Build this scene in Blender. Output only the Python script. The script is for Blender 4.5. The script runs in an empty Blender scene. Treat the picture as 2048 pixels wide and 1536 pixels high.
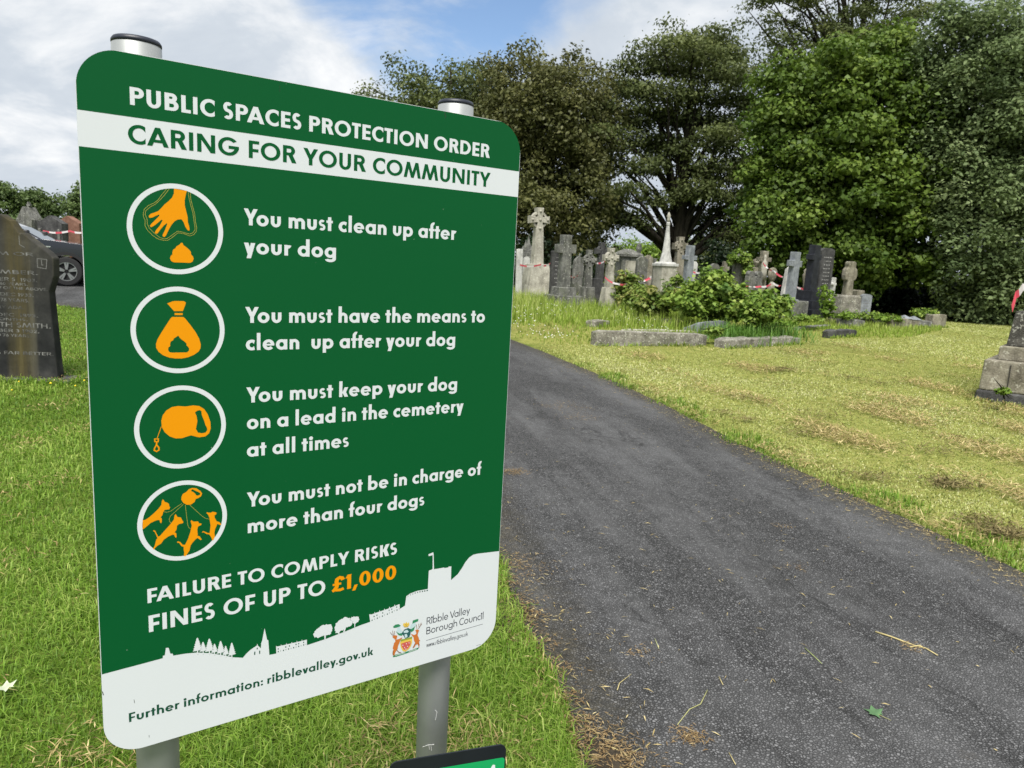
import bpy, bmesh, math, random
import numpy as np
from mathutils import Vector, Matrix, Euler
from mathutils.geometry import tessellate_polygon

S = bpy.context.scene
COL = S.collection
rad = math.radians
rng = np.random.default_rng(7)
random.seed(7)

# ------------------------------------------------------------------ camera
HC, FPX = 1.55, 1450.0
CR = np.array([0.99857965, 0.0087242, 0.05256007])
CU = np.array([-0.0532792, 0.16351244, 0.98510152])
CB = np.array([0.0, -0.9865027, 0.16374501])
cam_d = bpy.data.cameras.new('camera')
cam = bpy.data.objects.new('camera', cam_d)
COL.objects.link(cam)
mw = Matrix(((CR[0], CU[0], CB[0], 0), (CR[1], CU[1], CB[1], 0), (CR[2], CU[2], CB[2], HC), (0, 0, 0, 1)))
cam.matrix_world = mw
cam_d.sensor_width = 36.0
cam_d.lens = FPX / 2048 * 36
cam_d.clip_start, cam_d.clip_end = 0.05, 2000
cam_d.dof.use_dof = True
cam_d.dof.focus_distance = 1.45
cam_d.dof.aperture_fstop = 14.0
S.camera = cam

# ------------------------------------------------------------------ light
SUN_EL, SUN_AZ = 61.0, 186.0            # azimuth clockwise from +Y: behind the camera, to the right
W = bpy.data.worlds.new('World'); S.world = W; W.use_nodes = True
nt = W.node_tree; nt.nodes.clear()
def N(t, **kw):
    n = nt.nodes.new(t)
    for k, v in kw.items(): setattr(n, k, v)
    return n
def link(a, b): nt.links.new(a, b)
def math_node(op, a, b=None, clamp=False):
    n = N('ShaderNodeMath', operation=op, use_clamp=clamp)
    for i, x in enumerate((a, b)):
        if x is None: continue
        if isinstance(x, (int, float)): n.inputs[i].default_value = x
        else: link(x, n.inputs[i])
    return n.outputs[0]
sky = N('ShaderNodeTexSky', sky_type='NISHITA', sun_disc=False)
sky.sun_elevation = rad(SUN_EL); sky.sun_rotation = rad(SUN_AZ)
sky.air_density = 1.0; sky.dust_density = 0.4; sky.ozone_density = 2.5
bg_sky = N('ShaderNodeBackground'); bg_sky.inputs[1].default_value = 0.11
link(sky.outputs[0], bg_sky.inputs[0])
tc = N('ShaderNodeTexCoord')
sep = N('ShaderNodeSeparateXYZ'); link(tc.outputs['Generated'], sep.inputs[0])
zz = math_node('ADD', math_node('MAXIMUM', sep.outputs[2], 0.0), 0.32)
px_ = math_node('DIVIDE', sep.outputs[0], zz); py_ = math_node('DIVIDE', sep.outputs[1], zz)
comb = N('ShaderNodeCombineXYZ'); link(px_, comb.inputs[0]); link(py_, comb.inputs[1])
comb.inputs[2].default_value = 3.7
def noise(vec, scale, detail=8, rough=0.55, dist=0.0, off=(0, 0, 0)):
    m = N('ShaderNodeMapping'); m.inputs['Location'].default_value = off
    link(vec, m.inputs[0])
    n = N('ShaderNodeTexNoise'); n.inputs['Scale'].default_value = scale
    n.inputs['Detail'].default_value = detail; n.inputs['Roughness'].default_value = rough
    n.inputs['Distortion'].default_value = dist
    link(m.outputs[0], n.inputs['Vector']); return n.outputs['Fac']
n_big = noise(comb.outputs[0], 2.1, 10, 0.60, 0.5)
n_shade = noise(comb.outputs[0], 2.3, 9, 0.6, 0.3, (4.3, 1.9, 0))
# the gap of blue between the clouds, high and a little left of the view axis
def gap(d, c0, c1):
    dp = N('ShaderNodeVectorMath', operation='DOT_PRODUCT')
    link(tc.outputs['Generated'], dp.inputs[0]); dp.inputs[1].default_value = d
    mr = N('ShaderNodeMapRange', interpolation_type='SMOOTHSTEP')
    mr.inputs['From Min'].default_value = c0; mr.inputs['From Max'].default_value = c1
    link(dp.outputs['Value'], mr.inputs['Value']); return mr.outputs[0]
def dirpx(u, v):
    d = CR * ((u - 1024) / FPX) - CU * ((v - 768) / FPX) - CB
    return tuple(d / np.linalg.norm(d))
g1 = gap(dirpx(880, -90), math.cos(rad(13.0)), math.cos(rad(3.5)))
g2 = gap(dirpx(1150, -150), math.cos(rad(9.0)), math.cos(rad(3.0)))
hole = math_node('MAXIMUM', g1, math_node('MULTIPLY', g2, 0.6))
cov = math_node('SUBTRACT', math_node('ADD', n_big, 0.30), math_node('MULTIPLY', hole, 0.47))
mr = N('ShaderNodeMapRange', interpolation_type='SMOOTHSTEP')
mr.inputs['From Min'].default_value = 0.30; mr.inputs['From Max'].default_value = 0.62
link(cov, mr.inputs['Value'])
ramp = N('ShaderNodeValToRGB')
cr = ramp.color_ramp
cr.elements[0].position = 0.34; cr.elements[0].color = (0.56, 0.625, 0.71, 1)
cr.elements[1].position = 0.66; cr.elements[1].color = (0.97, 0.985, 1.0, 1)
e = cr.elements.new(0.5); e.color = (0.66, 0.72, 0.79, 1)
link(n_shade, ramp.inputs[0])
bg_cl = N('ShaderNodeBackground'); link(ramp.outputs[0], bg_cl.inputs[0]); bg_cl.inputs[1].default_value = 0.66
mixs = N('ShaderNodeMixShader')
link(mr.outputs[0], mixs.inputs[0]); link(bg_sky.outputs[0], mixs.inputs[1]); link(bg_cl.outputs[0], mixs.inputs[2])
wo = N('ShaderNodeOutputWorld'); link(mixs.outputs[0], wo.inputs[0])

sun_d = bpy.data.lights.new('sun', 'SUN')
sun_d.energy = 4.0; sun_d.angle = rad(32); sun_d.color = (1.0, 0.955, 0.88)
sun = bpy.data.objects.new('sun', sun_d); COL.objects.link(sun)
sd = Vector((math.sin(rad(SUN_AZ)) * math.cos(rad(SUN_EL)), math.cos(rad(SUN_AZ)) * math.cos(rad(SUN_EL)), math.sin(rad(SUN_EL))))
sun.rotation_euler = sd.to_track_quat('Z', 'Y').to_euler()
sun.location = sd * 60
S.view_settings.view_transform = 'Standard'; S.view_settings.look = 'None'
S.view_settings.exposure = 0.62; S.view_settings.gamma = 1.0
S.render.engine = 'CYCLES'
S.cycles.max_bounces = 6; S.cycles.diffuse_bounces = 3; S.cycles.glossy_bounces = 3
S.cycles.transmission_bounces = 4; S.cycles.transparent_max_bounces = 4

# ------------------------------------------------------------------ placing helpers
def ray(u, v): return CR * ((u - 1024) / FPX) - CU * ((v - 768) / FPX) - CB
def g(x, y):
    t = np.clip((np.asarray(y, float) - 4) / 17, 0, 1)
    b = .42 * t * t * (3 - 2 * t)
    far = np.clip((np.asarray(y, float) - 30) / 60, 0, 1)
    return b + .5 * far * far
def P(u, v, Y):
    d = ray(u, v); s = Y / d[1]; return Vector((d[0] * s, Y, HC + d[2] * s))
def G(u, v):
    d = ray(u, v); lo, hi = .3, 300.
    for _ in range(50):
        m = (lo + hi) / 2
        if HC + d[2] * m - g(d[0] * m, d[1] * m) > 0: lo = m
        else: hi = m
    return Vector((d[0] * lo, d[1] * lo, float(g(d[0] * lo, d[1] * lo))))

# ------------------------------------------------------------------ object helpers
def tag(o, label=None, cat=None, group=None, kind=None):
    if label: o['label'] = label
    if cat: o['category'] = cat
    if group: o['group'] = group
    if kind: o['kind'] = kind
    return o
def thing(name, label, cat, loc=(0, 0, 0), rotz=0.0, group=None, tilt=(0, 0)):
    o = bpy.data.objects.new(name, None); COL.objects.link(o)
    o.empty_display_size = 0.1
    o.location = loc; o.rotation_euler = (tilt[0], tilt[1], rotz)
    return tag(o, label, cat, group)
class MB:
    def __init__(s): s.v = []; s.f = []; s.m = []
    def add(s, vs, fs, mi=0):
        b = len(s.v); s.v += [tuple(p) for p in vs]
        s.f += [tuple(b + i for i in f) for f in fs]; s.m += [mi] * len(fs)
        return s
    def box(s, cx, cy, z0, sx, sy, sz, mi=0, top=1.0, topy=None):
        ty = top if topy is None else topy
        hx, hy = sx / 2, sy / 2
        vs = [(cx - hx, cy - hy, z0), (cx + hx, cy - hy, z0), (cx + hx, cy + hy, z0), (cx - hx, cy + hy, z0),
              (cx - hx * top, cy - hy * ty, z0 + sz), (cx + hx * top, cy - hy * ty, z0 + sz), (cx + hx * top, cy + hy * ty, z0 + sz), (cx - hx * top, cy + hy * ty, z0 + sz)]
        return s.add(vs, [(3, 2, 1, 0), (4, 5, 6, 7), (0, 1, 5, 4), (1, 2, 6, 5), (2, 3, 7, 6), (3, 0, 4, 7)], mi)
    def prism(s, out, y0, y1, mi=0, inset=1.0, holes=()):
        """outline in x,z extruded along y (front face at y0)"""
        loops = [list(out)] + [list(h) for h in holes]
        flat = [p for l in loops for p in l]
        tris = tessellate_polygon([[Vector((p[0], p[1], 0)) for p in l] for l in loops])
        n = len(flat)
        vs = [(p[0], y0, p[1]) for p in flat] + [(p[0], y1, p[1]) for p in flat]
        fs = []
        for t in tris:
            a, b, c = (flat[i] for i in t)
            ar = (b[0] - a[0]) * (c[1] - a[1]) - (b[1] - a[1]) * (c[0] - a[0])
            t = t if ar > 0 else t[::-1]
            fs.append(t); fs.append(tuple(n + i for i in reversed(t)))
        b = 0
        for l in loops:
            k = len(l)
            ar = sum(l[i][0] * l[(i + 1) % k][1] - l[(i + 1) % k][0] * l[i][1] for i in range(k))
            for i in range(k):
                j = (i + 1) % k
                q = (b + i, n + b + i, n + b + j, b + j)
                ccw = (ar > 0) == (b == 0)
                fs.append(q if ccw else q[::-1])
            b += k
        return s.add(vs, fs, mi)
    def lathe(s, prof, n=24, c=(0, 0), mi=0):
        vs = []; fs = []
        for r, z in prof:
            for i in range(n):
                a = 2 * math.pi * i / n; vs.append((c[0] + r * math.cos(a), c[1] + r * math.sin(a), z))
        for k in range(len(prof) - 1):
            for i in range(n):
                j = (i + 1) % n; fs.append((k * n + i, k * n + j, (k + 1) * n + j, (k + 1) * n + i))
        fs.append(tuple(range(n))[::-1]); fs.append(tuple((len(prof) - 1) * n + i for i in range(n)))
        return s.add(vs, fs, mi)
    def tube(s, pts, rs, n=6, mi=0):
        pts = [Vector(p) for p in pts]; vs = []; fs = []
        for k, p in enumerate(pts):
            d = (pts[min(k + 1, len(pts) - 1)] - pts[max(k - 1, 0)])
            d = d.normalized() if d.length > 1e-9 else Vector((0, 0, 1))
            a = d.orthogonal().normalized() if k == 0 else (a - d * a.dot(d)).normalized()
            b = d.cross(a)
            for i in range(n):
                t = 2 * math.pi * i / n; vs.append(p + (a * math.cos(t) + b * math.sin(t)) * rs[k])
        for k in range(len(pts) - 1):
            for i in range(n):
                j = (i + 1) % n; fs.append((k * n + i, k * n + j, (k + 1) * n + j, (k + 1) * n + i))
        fs.append(tuple(range(n))[::-1]); fs.append(tuple((len(pts) - 1) * n + i for i in range(n)))
        return s.add(vs, fs, mi)
    def sheet(s, loops, y, mi=0):
        """flat face in x,z at depth y, facing -y (loops: outline + holes)"""
        flat = [p for l in loops for p in l]
        tris = tessellate_polygon([[Vector((p[0], p[1], 0)) for p in l] for l in loops])
        fs = []
        for t in tris:
            a, b, c = (flat[i] for i in t)
            ar = (b[0] - a[0]) * (c[1] - a[1]) - (b[1] - a[1]) * (c[0] - a[0])
            if abs(ar) < 1e-14: continue
            fs.append(tuple(t) if ar > 0 else tuple(t)[::-1])
        return s.add([(p[0], y, p[1]) for p in flat], fs, mi)
def build(name, mb, mats, parent=None, smooth=False, bevel=0.0, seg=2, loc=None, jag=0.0):
    me = bpy.data.meshes.new(name)
    me.from_pydata(mb.v, [], mb.f)
    mats = mats if isinstance(mats, (list, tuple)) else [mats]
    for m in mats: me.materials.append(m)
    if len(mats) > 1: me.polygons.foreach_set('material_index', mb.m)
    if smooth:
        me.polygons.foreach_set('use_smooth', [True] * len(me.polygons))
    me.update()
    o = bpy.data.objects.new(name, me); COL.objects.link(o)
    if parent: o.parent = parent
    if loc is not None: o.location = loc
    if bevel:
        b = o.modifiers.new('bevel', 'BEVEL'); b.width = bevel; b.segments = seg; b.limit_method = 'ANGLE'; b.angle_limit = rad(38)
    return o
def mesh_np(name, verts, loops, starts, totals, mat, attrs=None, smooth=False, parent=None):
    me = bpy.data.meshes.new(name)
    me.vertices.add(len(verts)); me.vertices.foreach_set('co', np.ascontiguousarray(verts, dtype=np.float32).ravel())
    me.loops.add(len(loops)); me.loops.foreach_set('vertex_index', np.ascontiguousarray(loops, dtype=np.int32))
    me.polygons.add(len(starts)); me.polygons.foreach_set('loop_start', np.ascontiguousarray(starts, dtype=np.int32))
    try: me.polygons.foreach_set('loop_total', np.ascontiguousarray(totals, dtype=np.int32))
    except Exception: pass
    me.update(calc_edges=True)
    for k, a in (attrs or {}).items():
        at = me.attributes.new(k, 'FLOAT', 'POINT'); at.data.foreach_set('value', np.ascontiguousarray(a, dtype=np.float32))
    if smooth: me.polygons.foreach_set('use_smooth', np.ones(len(starts), dtype=bool))
    for m in (mat if isinstance(mat, (list, tuple)) else [mat]): me.materials.append(m)
    o = bpy.data.objects.new(name, me); COL.objects.link(o)
    if parent: o.parent = parent
    return o

# ------------------------------------------------------------------ materials
class NT:
    def __init__(s, name):
        s.mat = bpy.data.materials.new(name); s.mat.use_nodes = True
        s.t = s.mat.node_tree; s.t.nodes.clear()
        s.out = s.n('ShaderNodeOutputMaterial'); s.b = s.n('ShaderNodeBsdfPrincipled')
        s.t.links.new(s.b.outputs[0], s.out.inputs[0])
    def n(s, t, **kw):
        n = s.t.nodes.new(t)
        for k, v in kw.items(): setattr(n, k, v)
        return n
    def l(s, a, b): s.t.links.new(a, b)
    def set(s, inp, v):
        i = s.b.inputs[inp]
        if hasattr(v, 'is_output') or hasattr(v, 'links'): s.l(v, i)
        else: i.default_value = v
    def coord(s, which='Object', scale=(1, 1, 1), rnd=False):
        tc = s.n('ShaderNodeTexCoord'); m = s.n('ShaderNodeMapping'); m.inputs['Scale'].default_value = scale
        s.l(tc.outputs[which], m.inputs[0])
        if rnd:
            oi = s.n('ShaderNodeObjectInfo'); mu = s.n('ShaderNodeMath', operation='MULTIPLY'); mu.inputs[1].default_value = 37.0
            s.l(oi.outputs['Random'], mu.inputs[0]); s.l(mu.outputs[0], m.inputs['Location'])
        return m.outputs[0]
    def noise(s, vec, scale, detail=5, rough=.55, dist=0.):
        n = s.n('ShaderNodeTexNoise'); n.inputs['Scale'].default_value = scale; n.inputs['Detail'].default_value = detail
        n.inputs['Roughness'].default_value = rough; n.inputs['Distortion'].default_value = dist
        s.l(vec, n.inputs['Vector']); return n.outputs['Fac']
    def ramp(s, fac, stops, interp='LINEAR'):
        r = s.n('ShaderNodeValToRGB'); r.color_ramp.interpolation = interp
        el = r.color_ramp.elements
        while len(el) < len(stops): el.new(.5)
        for e, (p, c) in zip(el, stops):
            e.position = p; e.color = (*c, 1) if len(c) == 3 else c
        s.l(fac, r.inputs[0]); return r.outputs[0]
    def val(s, fac, a, b, lo=0., hi=1.):
        m = s.n('ShaderNodeMapRange'); m.inputs['From Min'].default_value = a; m.inputs['From Max'].default_value = b
        m.inputs['To Min'].default_value = lo; m.inputs['To Max'].default_value = hi
        s.l(fac, m.inputs['Value']); return m.outputs[0]
    def mix(s, fac, a, b, mode='MIX'):
        m = s.n('ShaderNodeMix', data_type='RGBA', blend_type=mode)
        for i, x in ((0, fac), (6, a), (7, b)):
            if isinstance(x, (int, float)): m.inputs[i].default_value = x
            elif isinstance(x, tuple): m.inputs[i].default_value = (*x, 1)
            else: s.l(x, m.inputs[i])
        return m.outputs[2]
    def math(s, op, a, b=0.):
        m = s.n('ShaderNodeMath', operation=op)
        for i, x in enumerate((a, b)):
            if isinstance(x, (int, float)): m.inputs[i].default_value = x
            else: s.l(x, m.inputs[i])
        return m.outputs[0]
    def bump(s, h, strength=.3, dist=.01):
        b = s.n('ShaderNodeBump'); b.inputs['Strength'].default_value = strength; b.inputs['Distance'].default_value = dist
        s.l(h, b.inputs['Height']); s.l(b.outputs[0], s.b.inputs['Normal'])
    def attr(s, name):
        a = s.n('ShaderNodeAttribute', attribute_name=name); return a.outputs['Fac']
def plain(name, col, rough=.5, metal=0., spec=.5, var=0.0, vscale=6.):
    m = NT(name); m.set('Roughness', rough); m.set('Metallic', metal); m.set('Specular IOR Level', spec)
    if var:
        f = m.noise(m.coord(), vscale, 6)
        m.set('Base Color', m.ramp(f, [(.3, tuple(c * (1 - var) for c in col)), (.7, tuple(min(1, c * (1 + var)) for c in col))]))
    else: m.set('Base Color', (*col, 1))
    return m.mat
def stone(name, c_dark, c_mid, c_light, scale=5., lichen=None, lich_amt=.6, streak=.5, rough=.9, bump=.5, green=0.):
    m = NT(name); v = m.coord(rnd=True); vs = m.coord(scale=(1, 1, .18), rnd=True)
    a = m.noise(v, scale, 8, .62); b = m.noise(v, scale * 9, 4, .6); c = m.noise(vs, scale * 1.6, 5, .6)
    mixf = m.math('ADD', m.math('MULTIPLY', a, .65), m.math('MULTIPLY', b, .35))
    col = m.ramp(mixf, [(.33, c_dark), (.5, c_mid), (.68, c_light)])
    st = m.val(c, .44, .68); col = m.mix(m.math('MULTIPLY', st, streak), col, tuple(x * .45 for x in c_dark))
    if green:
        gr = m.val(m.noise(v, scale * .7, 5), .5, .7); col = m.mix(m.math('MULTIPLY', gr, green), col, (.07, .085, .03))
    if lichen:
        vo = m.noise(v, scale * 4.5, 3, .5); lf = m.val(vo, lich_amt, lich_amt + .05)
        col = m.mix(m.math('MULTIPLY', lf, .8), col, lichen)
    m.set('Base Color', col); m.set('Roughness', rough); m.set('Specular IOR Level', .25)
    m.bump(m.math('ADD', a, m.math('MULTIPLY', b, .6)), bump, .02)
    return m.mat
def leafmat(name, c0, c1, c2, trans=.3, rough=.55, spec=.3):
    m = NT(name); t = m.attr('tint')
    col = m.ramp(t, [(0., c0), (.55, c1), (1., c2)])
    m.set('Base Color', col); m.set('Roughness', rough); m.set('Specular IOR Level', spec)
    tr = m.n('ShaderNodeBsdfTranslucent'); m.l(m.mix(.5, col, (.12, .16, .02), 'ADD') if False else col, tr.inputs[0])
    mx = m.n('ShaderNodeMixShader'); mx.inputs[0].default_value = trans
    m.l(m.b.outputs[0], mx.inputs[1]); m.l(tr.outputs[0], mx.inputs[2]); m.l(mx.outputs[0], m.out.inputs[0])
    return m.mat

# ------------------------------------------------------------------ ground, path
PL = [(.75, -6), (.5, -2), (.36, 1), (.29, 2.05), (.2, 2.6), (.1, 3.05), (-.02, 3.7), (-.3, 5.5), (-.8, 7.5), (-1.8, 9.5), (-4, 11.8), (-8.5, 13.95), (-14, 15.4), (-26, 17)]
PR = [(4.35, -6), (3.75, -1.), (3.24, 2.2), (2.89, 3.82), (2.70, 4.52), (2.53, 5.1), (2.33, 5.75), (2.12, 6.5), (1.90, 7.4), (1.66, 8.3), (1.38, 9.2), (1.03, 10.1), (.52, 11.4), (-.15, 12.95), (-1.1, 14.8), (-3.4, 18.), (-9, 22.5), (-22, 25)]
def cr_spline(pts, n):
    p = np.array(pts, float); p = np.vstack([2 * p[0] - p[1], p, 2 * p[-1] - p[-2]])
    out = []
    for i in range(1, len(p) - 2):
        for t in np.linspace(0, 1, n, endpoint=False):
            a, b, c, d = p[i - 1], p[i], p[i + 1], p[i + 2]
            out.append(.5 * ((2 * b) + (-a + c) * t + (2 * a - 5 * b + 4 * c - d) * t * t + (-a + 3 * b - 3 * c + d) * t ** 3))
    out.append(p[-2]); return np.array(out)
SL, SR = cr_spline(PL, 14), cr_spline(PR, 14)
def wob(n, amp, seed):
    r = np.random.default_rng(seed); a = np.zeros(n)
    for k in (3, 7, 15, 31, 60): a += np.sin(np.linspace(0, 1, n) * 6.283 * k + r.uniform(0, 6)) * r.uniform(.3, 1) / k ** .35
    return a * amp / 2
SLw, SRw = SL.copy(), SR.copy()
SLw[:, 0] += wob(len(SL), .035, 1); SRw[:, 0] += wob(len(SR), .05, 2)
PATH_POLY = np.vstack([SL, SR[::-1]])
def in_poly(x, y, poly):
    x = np.asarray(x); y = np.asarray(y); c = np.zeros(x.shape, bool); n = len(poly)
    for i in range(n):
        x0, y0 = poly[i]; x1, y1 = poly[(i + 1) % n]
        if y0 == y1: continue
        k = ((y0 > y) != (y1 > y)) & (x < (x1 - x0) * (y - y0) / (y1 - y0) + x0); c ^= k
    return c
def right_side(x, y):   # True right of the path
    ry = SR[:, 1]; rx = SR[:, 0]
    lim = np.interp(y, ry, rx, right=-30.); return np.asarray(x) > lim

m = NT('ground_soil_and_grass'); v = m.coord()
f1 = m.noise(v, .55, 6, .6); f2 = m.noise(v, 9., 6, .65); f3 = m.noise(v, 60., 4, .7)
ga = m.ramp(f2, [(.3, (.04, .075, .010)), (.5, (.11, .17, .022)), (.72, (.19, .22, .05))])
gb = m.ramp(f2, [(.3, (.15, .18, .035)), (.5, (.29, .30, .075)), (.72, (.40, .37, .14))])
zone = m.attr('zone')
col = m.mix(zone, ga, gb)
col = m.mix(m.math('MULTIPLY', m.val(f1, .52, .7), .5), col, (.13, .105, .04))
col = m.mix(m.math('MULTIPLY', m.val(f3, .35, .6), .55), col, (.02, .025, .006))
m.set('Base Color', col); m.set('Roughness', .95); m.set('Specular IOR Level', .1); m.bump(f3, .6, .02)
M_GROUND = m.mat
xs = np.unique(np.concatenate([np.linspace(-12, 14, 80), np.geomspace(14, 500, 26), -np.geomspace(12, 500, 26)]))
ys = np.unique(np.concatenate([np.linspace(-4, 26, 90), np.geomspace(26, 700, 30), -np.geomspace(4, 120, 14)]))
X, Y = np.meshgrid(xs, ys); Zg = g(X, Y)
nx, ny = len(xs), len(ys)
idx = np.arange(nx * ny).reshape(ny, nx)
quads = np.stack([idx[:-1, :-1], idx[:-1, 1:], idx[1:, 1:], idx[1:, :-1]], -1).reshape(-1, 4)
zone = np.where(right_side(X, Y) & (Y < 24), 1., 0.)
ground = mesh_np('ground', np.stack([X, Y, Zg], -1).reshape(-1, 3), quads.ravel(), np.arange(len(quads)) * 4, np.full(len(quads), 4), M_GROUND, {'zone': zone.ravel()}, smooth=True)
tag(ground, 'grassy cemetery ground', None, None, 'structure')

m = NT('asphalt'); v = m.coord()
vo = m.n('ShaderNodeTexVoronoi'); vo.inputs['Scale'].default_value = 92.; m.l(v, vo.inputs['Vector'])
vo2 = m.n('ShaderNodeTexVoronoi', feature='DISTANCE_TO_EDGE'); vo2.inputs['Scale'].default_value = 92.; m.l(v, vo2.inputs['Vector'])
sepc = m.n('ShaderNodeSeparateColor'); m.l(vo.outputs['Color'], sepc.inputs[0])
chip = m.ramp(sepc.outputs[0], [(0., (.047, .0475, .0485)), (.4, (.082, .083, .085)), (.8, (.125, .126, .129)), (1., (.19, .191, .195))])
gapf = m.val(vo2.outputs['Distance'], .03, .2)
col = m.mix(gapf, (.020, .020, .020), chip)
rot = m.n('ShaderNodeMapping'); rot.inputs['Rotation'].default_value = (0, 0, rad(-14)); m.l(v, rot.inputs[0])
sc_ = m.n('ShaderNodeMapping'); sc_.inputs['Scale'].default_value = (1., .16, 1.); m.l(rot.outputs[0], sc_.inputs[0])
streak = m.noise(sc_.outputs[0], 2.6, 6, .62, .15); big = m.noise(v, .9, 6, .6, .3); mid_ = m.noise(v, 6., 5, .65)
wear = m.math('MULTIPLY', m.val(m.math('ADD', m.math('MULTIPLY', streak, .7), m.math('MULTIPLY', mid_, .3)), .44, .62), .75)
col = m.mix(wear, col, m.mix(.55, col, (.175, .176, .18)))
col = m.mix(m.math('MULTIPLY', m.val(big, .52, .72), .5), col, m.mix(.62, col, (.022, .0215, .021)))
crk = m.n('ShaderNodeTexVoronoi', feature='DISTANCE_TO_EDGE'); crk.inputs['Scale'].default_value = 1.3
wv = m.n('ShaderNodeVectorMath', operation='ADD'); m.l(sc_.outputs[0], wv.inputs[0]); nzc = m.n('ShaderNodeTexNoise'); nzc.inputs['Scale'].default_value = 5.; m.l(v, nzc.inputs['Vector'])
sub = m.n('ShaderNodeVectorMath', operation='SCALE'); sub.inputs['Scale'].default_value = .22; m.l(nzc.outputs['Color'], sub.inputs[0]); m.l(sub.outputs[0], wv.inputs[1]); m.l(wv.outputs[0], crk.inputs['Vector'])
crf = m.math('MULTIPLY', m.val(crk.outputs['Distance'], .004, .012, 1., 0.), m.val(big, .42, .6)); col = m.mix(m.math('MULTIPLY', crf, .5), col, (.006, .006, .006))
dust = m.math('MULTIPLY', m.val(m.noise(v, 2.1, 7, .65, .8), .64, .76), .4)
col = m.mix(dust, col, (.14, .12, .09))
ed = m.attr('edge'); edf = m.math('ADD', ed, m.math('MULTIPLY', m.math('SUBTRACT', m.noise(v, 4.5, 6, .7), .5), .5))
col = m.mix(m.math('MULTIPLY', m.val(edf, .02, .30, 1., 0.), .6), col, m.ramp(m.noise(v, 40., 4, .7), [(.35, (.018, .017, .012)), (.55, (.06, .052, .03)), (.75, (.16, .135, .085))]))
m.set('Base Color', col); m.set('Specular IOR Level', .25)
m.set('Roughness', m.val(streak, .3, .8, .82, .66))
m.bump(m.math('ADD', m.math('MULTIPLY', gapf, .7), m.math('MULTIPLY', sepc.outputs[1], .5)), .9, .006)
M_ASPH = m.mat
nc = 25; L = 200; ts = np.linspace(0, 1, nc)
rs_ = lambda p: np.stack([np.interp(np.linspace(0, 1, L), np.linspace(0, 1, len(p)), p[:, i]) for i in (0, 1)], 1)
SLr, SRr = rs_(SLw), rs_(SRw)
xy = SLr[:, None, :] * (1 - ts)[None, :, None] + SRr[:, None, :] * ts[None, :, None]
pz = g(xy[..., 0], xy[..., 1]) + .012
pv = np.concatenate([xy, pz[..., None]], -1).reshape(-1, 3)
idx = np.arange(L * nc).reshape(L, nc)
q = np.stack([idx[:-1, :-1], idx[:-1, 1:], idx[1:, 1:], idx[1:, :-1]], -1).reshape(-1, 4)
path = mesh_np('path', pv, q.ravel(), np.arange(len(q)) * 4, np.full(len(q), 4), M_ASPH, {'edge': np.tile(np.minimum(ts, 1 - ts) * 2.6, L)}, smooth=True)
tag(path, 'worn dark asphalt cemetery path', None, None, 'structure')
# ------------------------------------------------------------------ lettering: geometric sans built from strips
def rect(x0, y0, x1, y1): return [[(x0, y0), (x1, y0), (x1, y1), (x0, y1)]]
def para(x0, y0, x1, y1, w): return [[(x0, y0), (x0 + w, y0), (x1 + w, y1), (x1, y1)]]
def arc(cx, cy, rx, ry, w, h, a0, a1, b0=None, b1=None, n=28):
    b0 = a0 if b0 is None else b0; b1 = a1 if b1 is None else b1; out = []
    for k in range(n):
        q = []
        for t, inner in ((k, 0), (k + 1, 0), (k + 1, 1), (k, 1)):
            s = t / n
            a = math.radians((b0 + (b1 - b0) * s) if inner else (a0 + (a1 - a0) * s))
            r = (rx - w, ry - h) if inner else (rx, ry)
            q.append((cx + r[0] * math.cos(a), cy + r[1] * math.sin(a)))
        out.append(q)
    return out
def ring(cx, cy, rx, ry, w, h, n=44): return arc(cx, cy, rx, ry, w, h, 0, 360, n=n)
def strokeq(pts, w, closed=False):
    p = [np.array(a, float) for a in pts]; n = len(p); off = []
    for i in range(n):
        a = p[i - 1] if (i > 0 or closed) else p[i]; b = p[(i + 1) % n] if (i < n - 1 or closed) else p[i]
        d1 = p[i] - a; d2 = b - p[i]
        d1 = d1 / (np.linalg.norm(d1) or 1); d2 = d2 / (np.linalg.norm(d2) or 1)
        d = d1 + d2; d = d / (np.linalg.norm(d) or 1); nn = np.array([-d[1], d[0]])
        ref = d2 if np.linalg.norm(d2) > .5 else d1
        c = max(.5, abs(nn @ np.array([-ref[1], ref[0]]))); off.append(nn * w / 2 / c)
    out = []
    for i in range(n if closed else n - 1):
        j = (i + 1) % n
        out.append([tuple(p[i] - off[i]), tuple(p[j] - off[j]), tuple(p[j] + off[j]), tuple(p[i] + off[i])])
    return out
def bowl(x0, x1, y0, y1, w, h):
    ry = (y1 - y0) / 2; rx = min(ry * 1.02, x1 - x0); c = x1 - rx
    return [rect(x0, y1 - h, c + .001, y1), rect(x0, y0, c + .001, y0 + h), arc(c, y0 + ry, rx, ry, w, h, -90, 90)]
def s_shape(wd, ht, w, h):
    r = (ht - h) / 4; rx = wd / 2 - w / 2; cx = wd / 2; pts = []
    for a in np.linspace(38, 238, 16): pts.append((cx + rx * .93 * math.cos(rad(a)), ht / 2 + r + r * math.sin(rad(a))))
    for a in np.linspace(58, -142, 16): pts.append((cx + rx * math.cos(rad(a)), ht / 2 - r + r * math.sin(rad(a))))
    return [strokeq(pts, h * 1.04)]
def cterm(cx, cy, rx, ry, w, h, xc):
    ao = math.degrees(math.acos(min(1, (xc - cx) / rx))); ai = math.degrees(math.acos(min(.90, (xc - cx) / (rx - w))))
    return [arc(cx, cy, rx, ry, w, h, ao, 360 - ao, ai, 360 - ai, n=40)]
XH, ASC, DSC = .665, 1.10, -.28
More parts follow.
